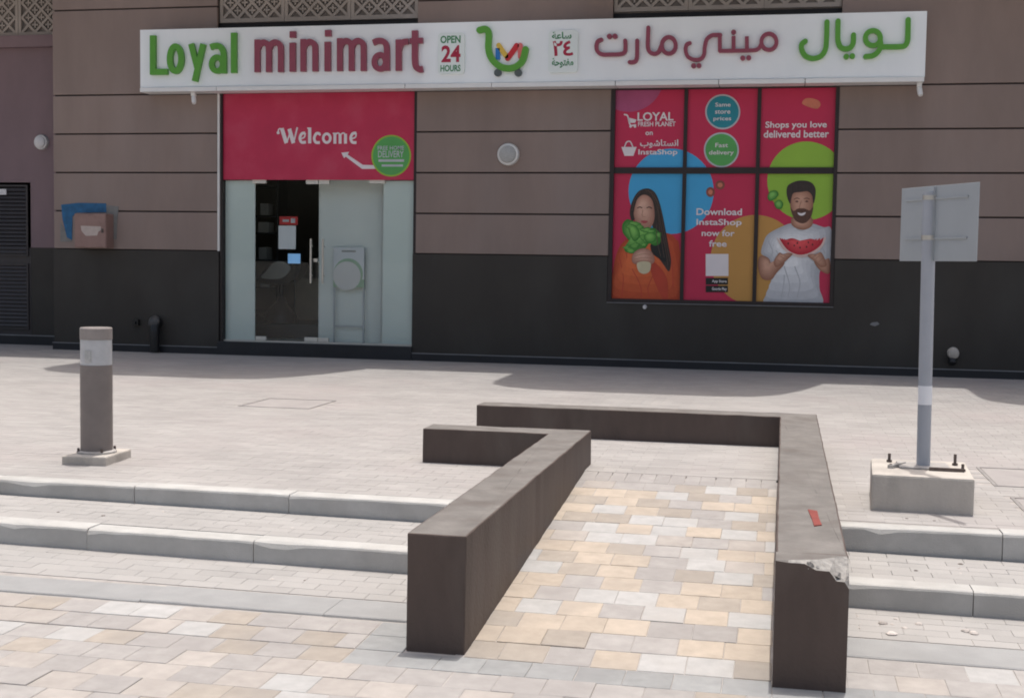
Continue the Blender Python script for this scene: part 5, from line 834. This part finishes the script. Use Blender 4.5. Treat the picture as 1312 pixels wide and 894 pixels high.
x, z = ART['cap']; cp = thing('pipe_outlet', 'capped pale pipe outlet low on the charcoal plinth near the right edge', 'pipe', (x, 0, z))
a = MB(); a.lathe((x, -.01, z), (0, -1, -.25), [(.075, 0), (.075, .06), (.06, .10), (.03, .115)], 20); a.build('cap', 'block', cp, smooth=True); a = MB(); a.cyl((x - .01, -.03, z - .04), (0, -.6, -1), .055, .05, .12, 16); a.build('spout', 'blackp', cp, smooth=True)
x, z = ART['small']; a = MB(); a.cyl((x, -.012, z), (0, -1, -.2), .03, .024, .04, 10); tag(a.build('wall_hook', 'lampw', None), 'tiny white knob on the plinth under the lower left poster', 'knob')
x, z = ART['scuff']; a = MB(); a.prism([(x - .06, z - .01), (x + .01, z - .03), (x + .07, z), (x + .04, z + .03), (x - .03, z + .02)], -.0165, -.012); a.build('scuff_mark', 'trim', bld)

# ------------------------------------------------------------------ bollard light
bo = thing('bollard_light', 'taupe cylindrical bollard light with frosted band on a concrete base', 'bollard', (-4.66, -9.825, 0))
a = MB(); a.slab([(-4.80, -10.05), (-4.49, -10.01), (-4.52, -9.60), (-4.83, -9.64)], -.02, .062); a.build('concrete_base', 'block', bo, bevel=.012)
c = (-4.66, -9.83)
a = MB(); a.lathe((*c, .062), (0, 0, 1), [(.135, 0), (.135, .012), (.118, .02)], 28); a.build('flange', 'bplate', bo, smooth=True)
a = MB(); a.cyl((*c, .075), (0, 0, 1), .109, .109, .60, 36); a.build('post', 'bollard', bo, smooth=True)
a = MB(); a.cyl((*c, .676), (0, 0, 1), .106, .106, .175, 36); a.build('lens', 'lens', bo, smooth=True)
a = MB(); a.lathe((*c, .852), (0, 0, 1), [(.109, 0), (.109, .075), (.104, .082), (.0, .083)], 36); a.build('cap', 'bcap', bo, smooth=True)
a = MB(); a.box(c[0] - .022, c[0] + .022, c[1] - .1105, c[1] - .104, .70, .78); a.build('lamp_holder', 'lampg', bo)
for k in range(4):
    an = math.pi / 4 + k * math.pi / 2; a = MB(); a.cyl((c[0] + .125 * math.cos(an), c[1] + .125 * math.sin(an), .07), (0, 0, 1), .009, .009, .03, 8); a.build('bolt', 'bolt', bo)

# ------------------------------------------------------------------ road sign on its concrete block
sp = thing('sign_post', 'grey sign seen from behind, on a pole bolted to a concrete block', 'sign post', (.83, -9.85, 0))
a = MB(); a.slab([(.54, -10.17), (1.115, -10.19), (1.15, -9.50), (.575, -9.52)], -.02, .215); blk = a.build('concrete_block', 'block', sp, bevel=.014)
pc = Vector((.868, -9.79, 0))
a = MB(); a.slab([(pc.x - .15, pc.y - .12), (pc.x + .15, pc.y - .13), (pc.x + .15, pc.y + .12), (pc.x - .15, pc.y + .13)], .2155, .228); a.build('base_plate', 'bplate', sp, bevel=.003)
a = MB(); a.cyl((pc.x, pc.y, .228), (-.012, 0, 1), .0405, .0405, 1.66, 28); a.build('pole', 'pole', sp, smooth=True)
a = MB(); a.cyl((pc.x - .004, pc.y, .60), (-.012, 0, 1), .0412, .0412, .115, 28); a.build('pole_sticker', 'paper', sp, smooth=True)
for dx, dy, h in ((-.19, .14, .06), (.20, .12, .075), (.215, -.12, .05), (-.2, -.1, .03)):
    a = MB(); a.cyl((pc.x + dx, pc.y + dy, .21), (0, 0, 1), .009, .009, h, 8); a.cyl((pc.x + dx, pc.y + dy, .216), (0, 0, 1), .017, .017, .014, 6); a.build('bolt', 'bolt', sp)
for s_, m_ in ((((pc.x - .22, pc.y - .12), (pc.x - .12, pc.y + .05), (pc.x - .10, pc.y + .035), (pc.x - .19, pc.y - .13)), 'bplate'), (((pc.x + .02, pc.y - .15), (pc.x + .22, pc.y - .155), (pc.x + .22, pc.y - .135), (pc.x + .02, pc.y - .13)), 'bolt')):
    a = MB(); a.slab(list(s_), .2158, .236); a.build('shim', m_, sp)
# plate: back towards the camera, turned about the pole
A = Vector((.672, -9.535, 0)); Bv = Vector((1.042, -10.19, 0)); t = (Bv - A).normalized(); nb = Vector((-t.y, t.x, 0)); nb = nb if nb.y > 0 else -nb
off = nb * .03
def plate_box(s0, s1, d0, d1, z0, z1, name, mat, bevel=.0):
    P = [A + t * s0 + off + nb * d0, A + t * s1 + off + nb * d0, A + t * s1 + off + nb * d1, A + t * s0 + off + nb * d1]
    a = MB(); a.slab([(p_.x, p_.y) for p_ in P], z0, z1); return a.build(name, mat, sp, bevel=bevel)
Lp = (Bv - A).length
plate_box(0, Lp, .012, .018, 1.472, 1.925, 'sign_plate', 'plate', .002)
plate_box(.05, Lp - .09, 0.004, .0115, 1.603, 1.615, 'stiffener', 'plate'); plate_box(.05, Lp - .09, 0.004, .0115, 1.842, 1.854, 'stiffener', 'plate')
plate_box(Lp - .42, Lp - .40, -.006, .0118, 1.47, 1.92, 'edge_rib', 'plate')
for z in (1.60, 1.84):
    a = MB(); a.lathe((pc.x - .0163 * 1, pc.y, z), (0, 0, 1), [(.044, 0), (.044, .028)], 24); a.build('clamp', 'steel', sp)

# ------------------------------------------------------------------ access covers, rubble, litter
for (x0, x1, y0, y1), lab in zip(covers, ('square access cover set flush in the plaza in front of the door', 'access cover beside the sign block at the right edge', 'small access cover near the top step at the right edge')):
    o = thing('access_cover', lab, 'access cover', ((x0 + x1) / 2, (y0 + y1) / 2, 0))
    f = MB(); e = .022
    f.box(x0, x1, y0, y0 + e, -.03, .004); f.box(x0, x1, y1 - e, y1, -.03, .004); f.box(x0, x0 + e, y0 + e, y1 - e, -.03, .0035); f.box(x1 - e, x1, y0 + e, y1 - e, -.03, .0035); f.build('frame', 'coverf', o)
    f = MB(); f.box(x0 + e + .006, x1 - e - .006, y0 + e + .006, y1 - e - .006, -.03, .001); f.build('lid', 'cover', o)
def pebble(x, y, z, s, mat, name, label, cat, group, flat=.6):
    a = MB(); rings = []
    for t, r in ((0, .75), (.45, 1.0), (.85, .65), (1, .2)):
        rings.append([(x + s * r * random.uniform(.75, 1.2) * math.cos(k * math.pi / 3), y + s * r * random.uniform(.75, 1.2) * math.sin(k * math.pi / 3), z - .003 + s * flat * t) for k in range(6)])
    a.rings(rings); return tag(a.build(name, mat, None), label, cat, group)
for k in range(16):
    x = .36 + abs(random.gauss(0, .28)); y = -11.72 + random.gauss(0, .10)
    pebble(x, y, z_low(x, y), random.choice((.006, .008, .01, .013, .02, .028)) * random.uniform(.8, 1.2), 'stone', 'rubble_stone', 'piece of broken rubble scattered at the foot of the right steps', 'rubble', 'rubble below the right steps')
for k in range(12):
    x = random.uniform(-4.4, -1.7); y = random.choice((random.uniform(-11.2, -10.75), random.uniform(-11.85, -11.55)))
    z = z_tread(x) if y > -11.4 else z_low(x, y)
    pebble(x, y, z, random.uniform(.006, .014), 'litter' if k % 2 else 'stone', 'grit', 'tiny piece of grit lying on the treads of the left steps', 'grit', 'grit on the left steps', .5)
for k in range(10):
    x = random.uniform(.35, 1.2); y = random.choice((random.uniform(-11.2, -10.75), random.uniform(-10.5, -10.25)))
    pebble(x, y, z_tread(x) if y < -10.7 else 0, random.uniform(.006, .016), 'litter' if k % 3 == 0 else 'stone', 'grit', 'tiny piece of grit lying on the right steps below the sign block', 'grit', 'grit on the right steps', .5)
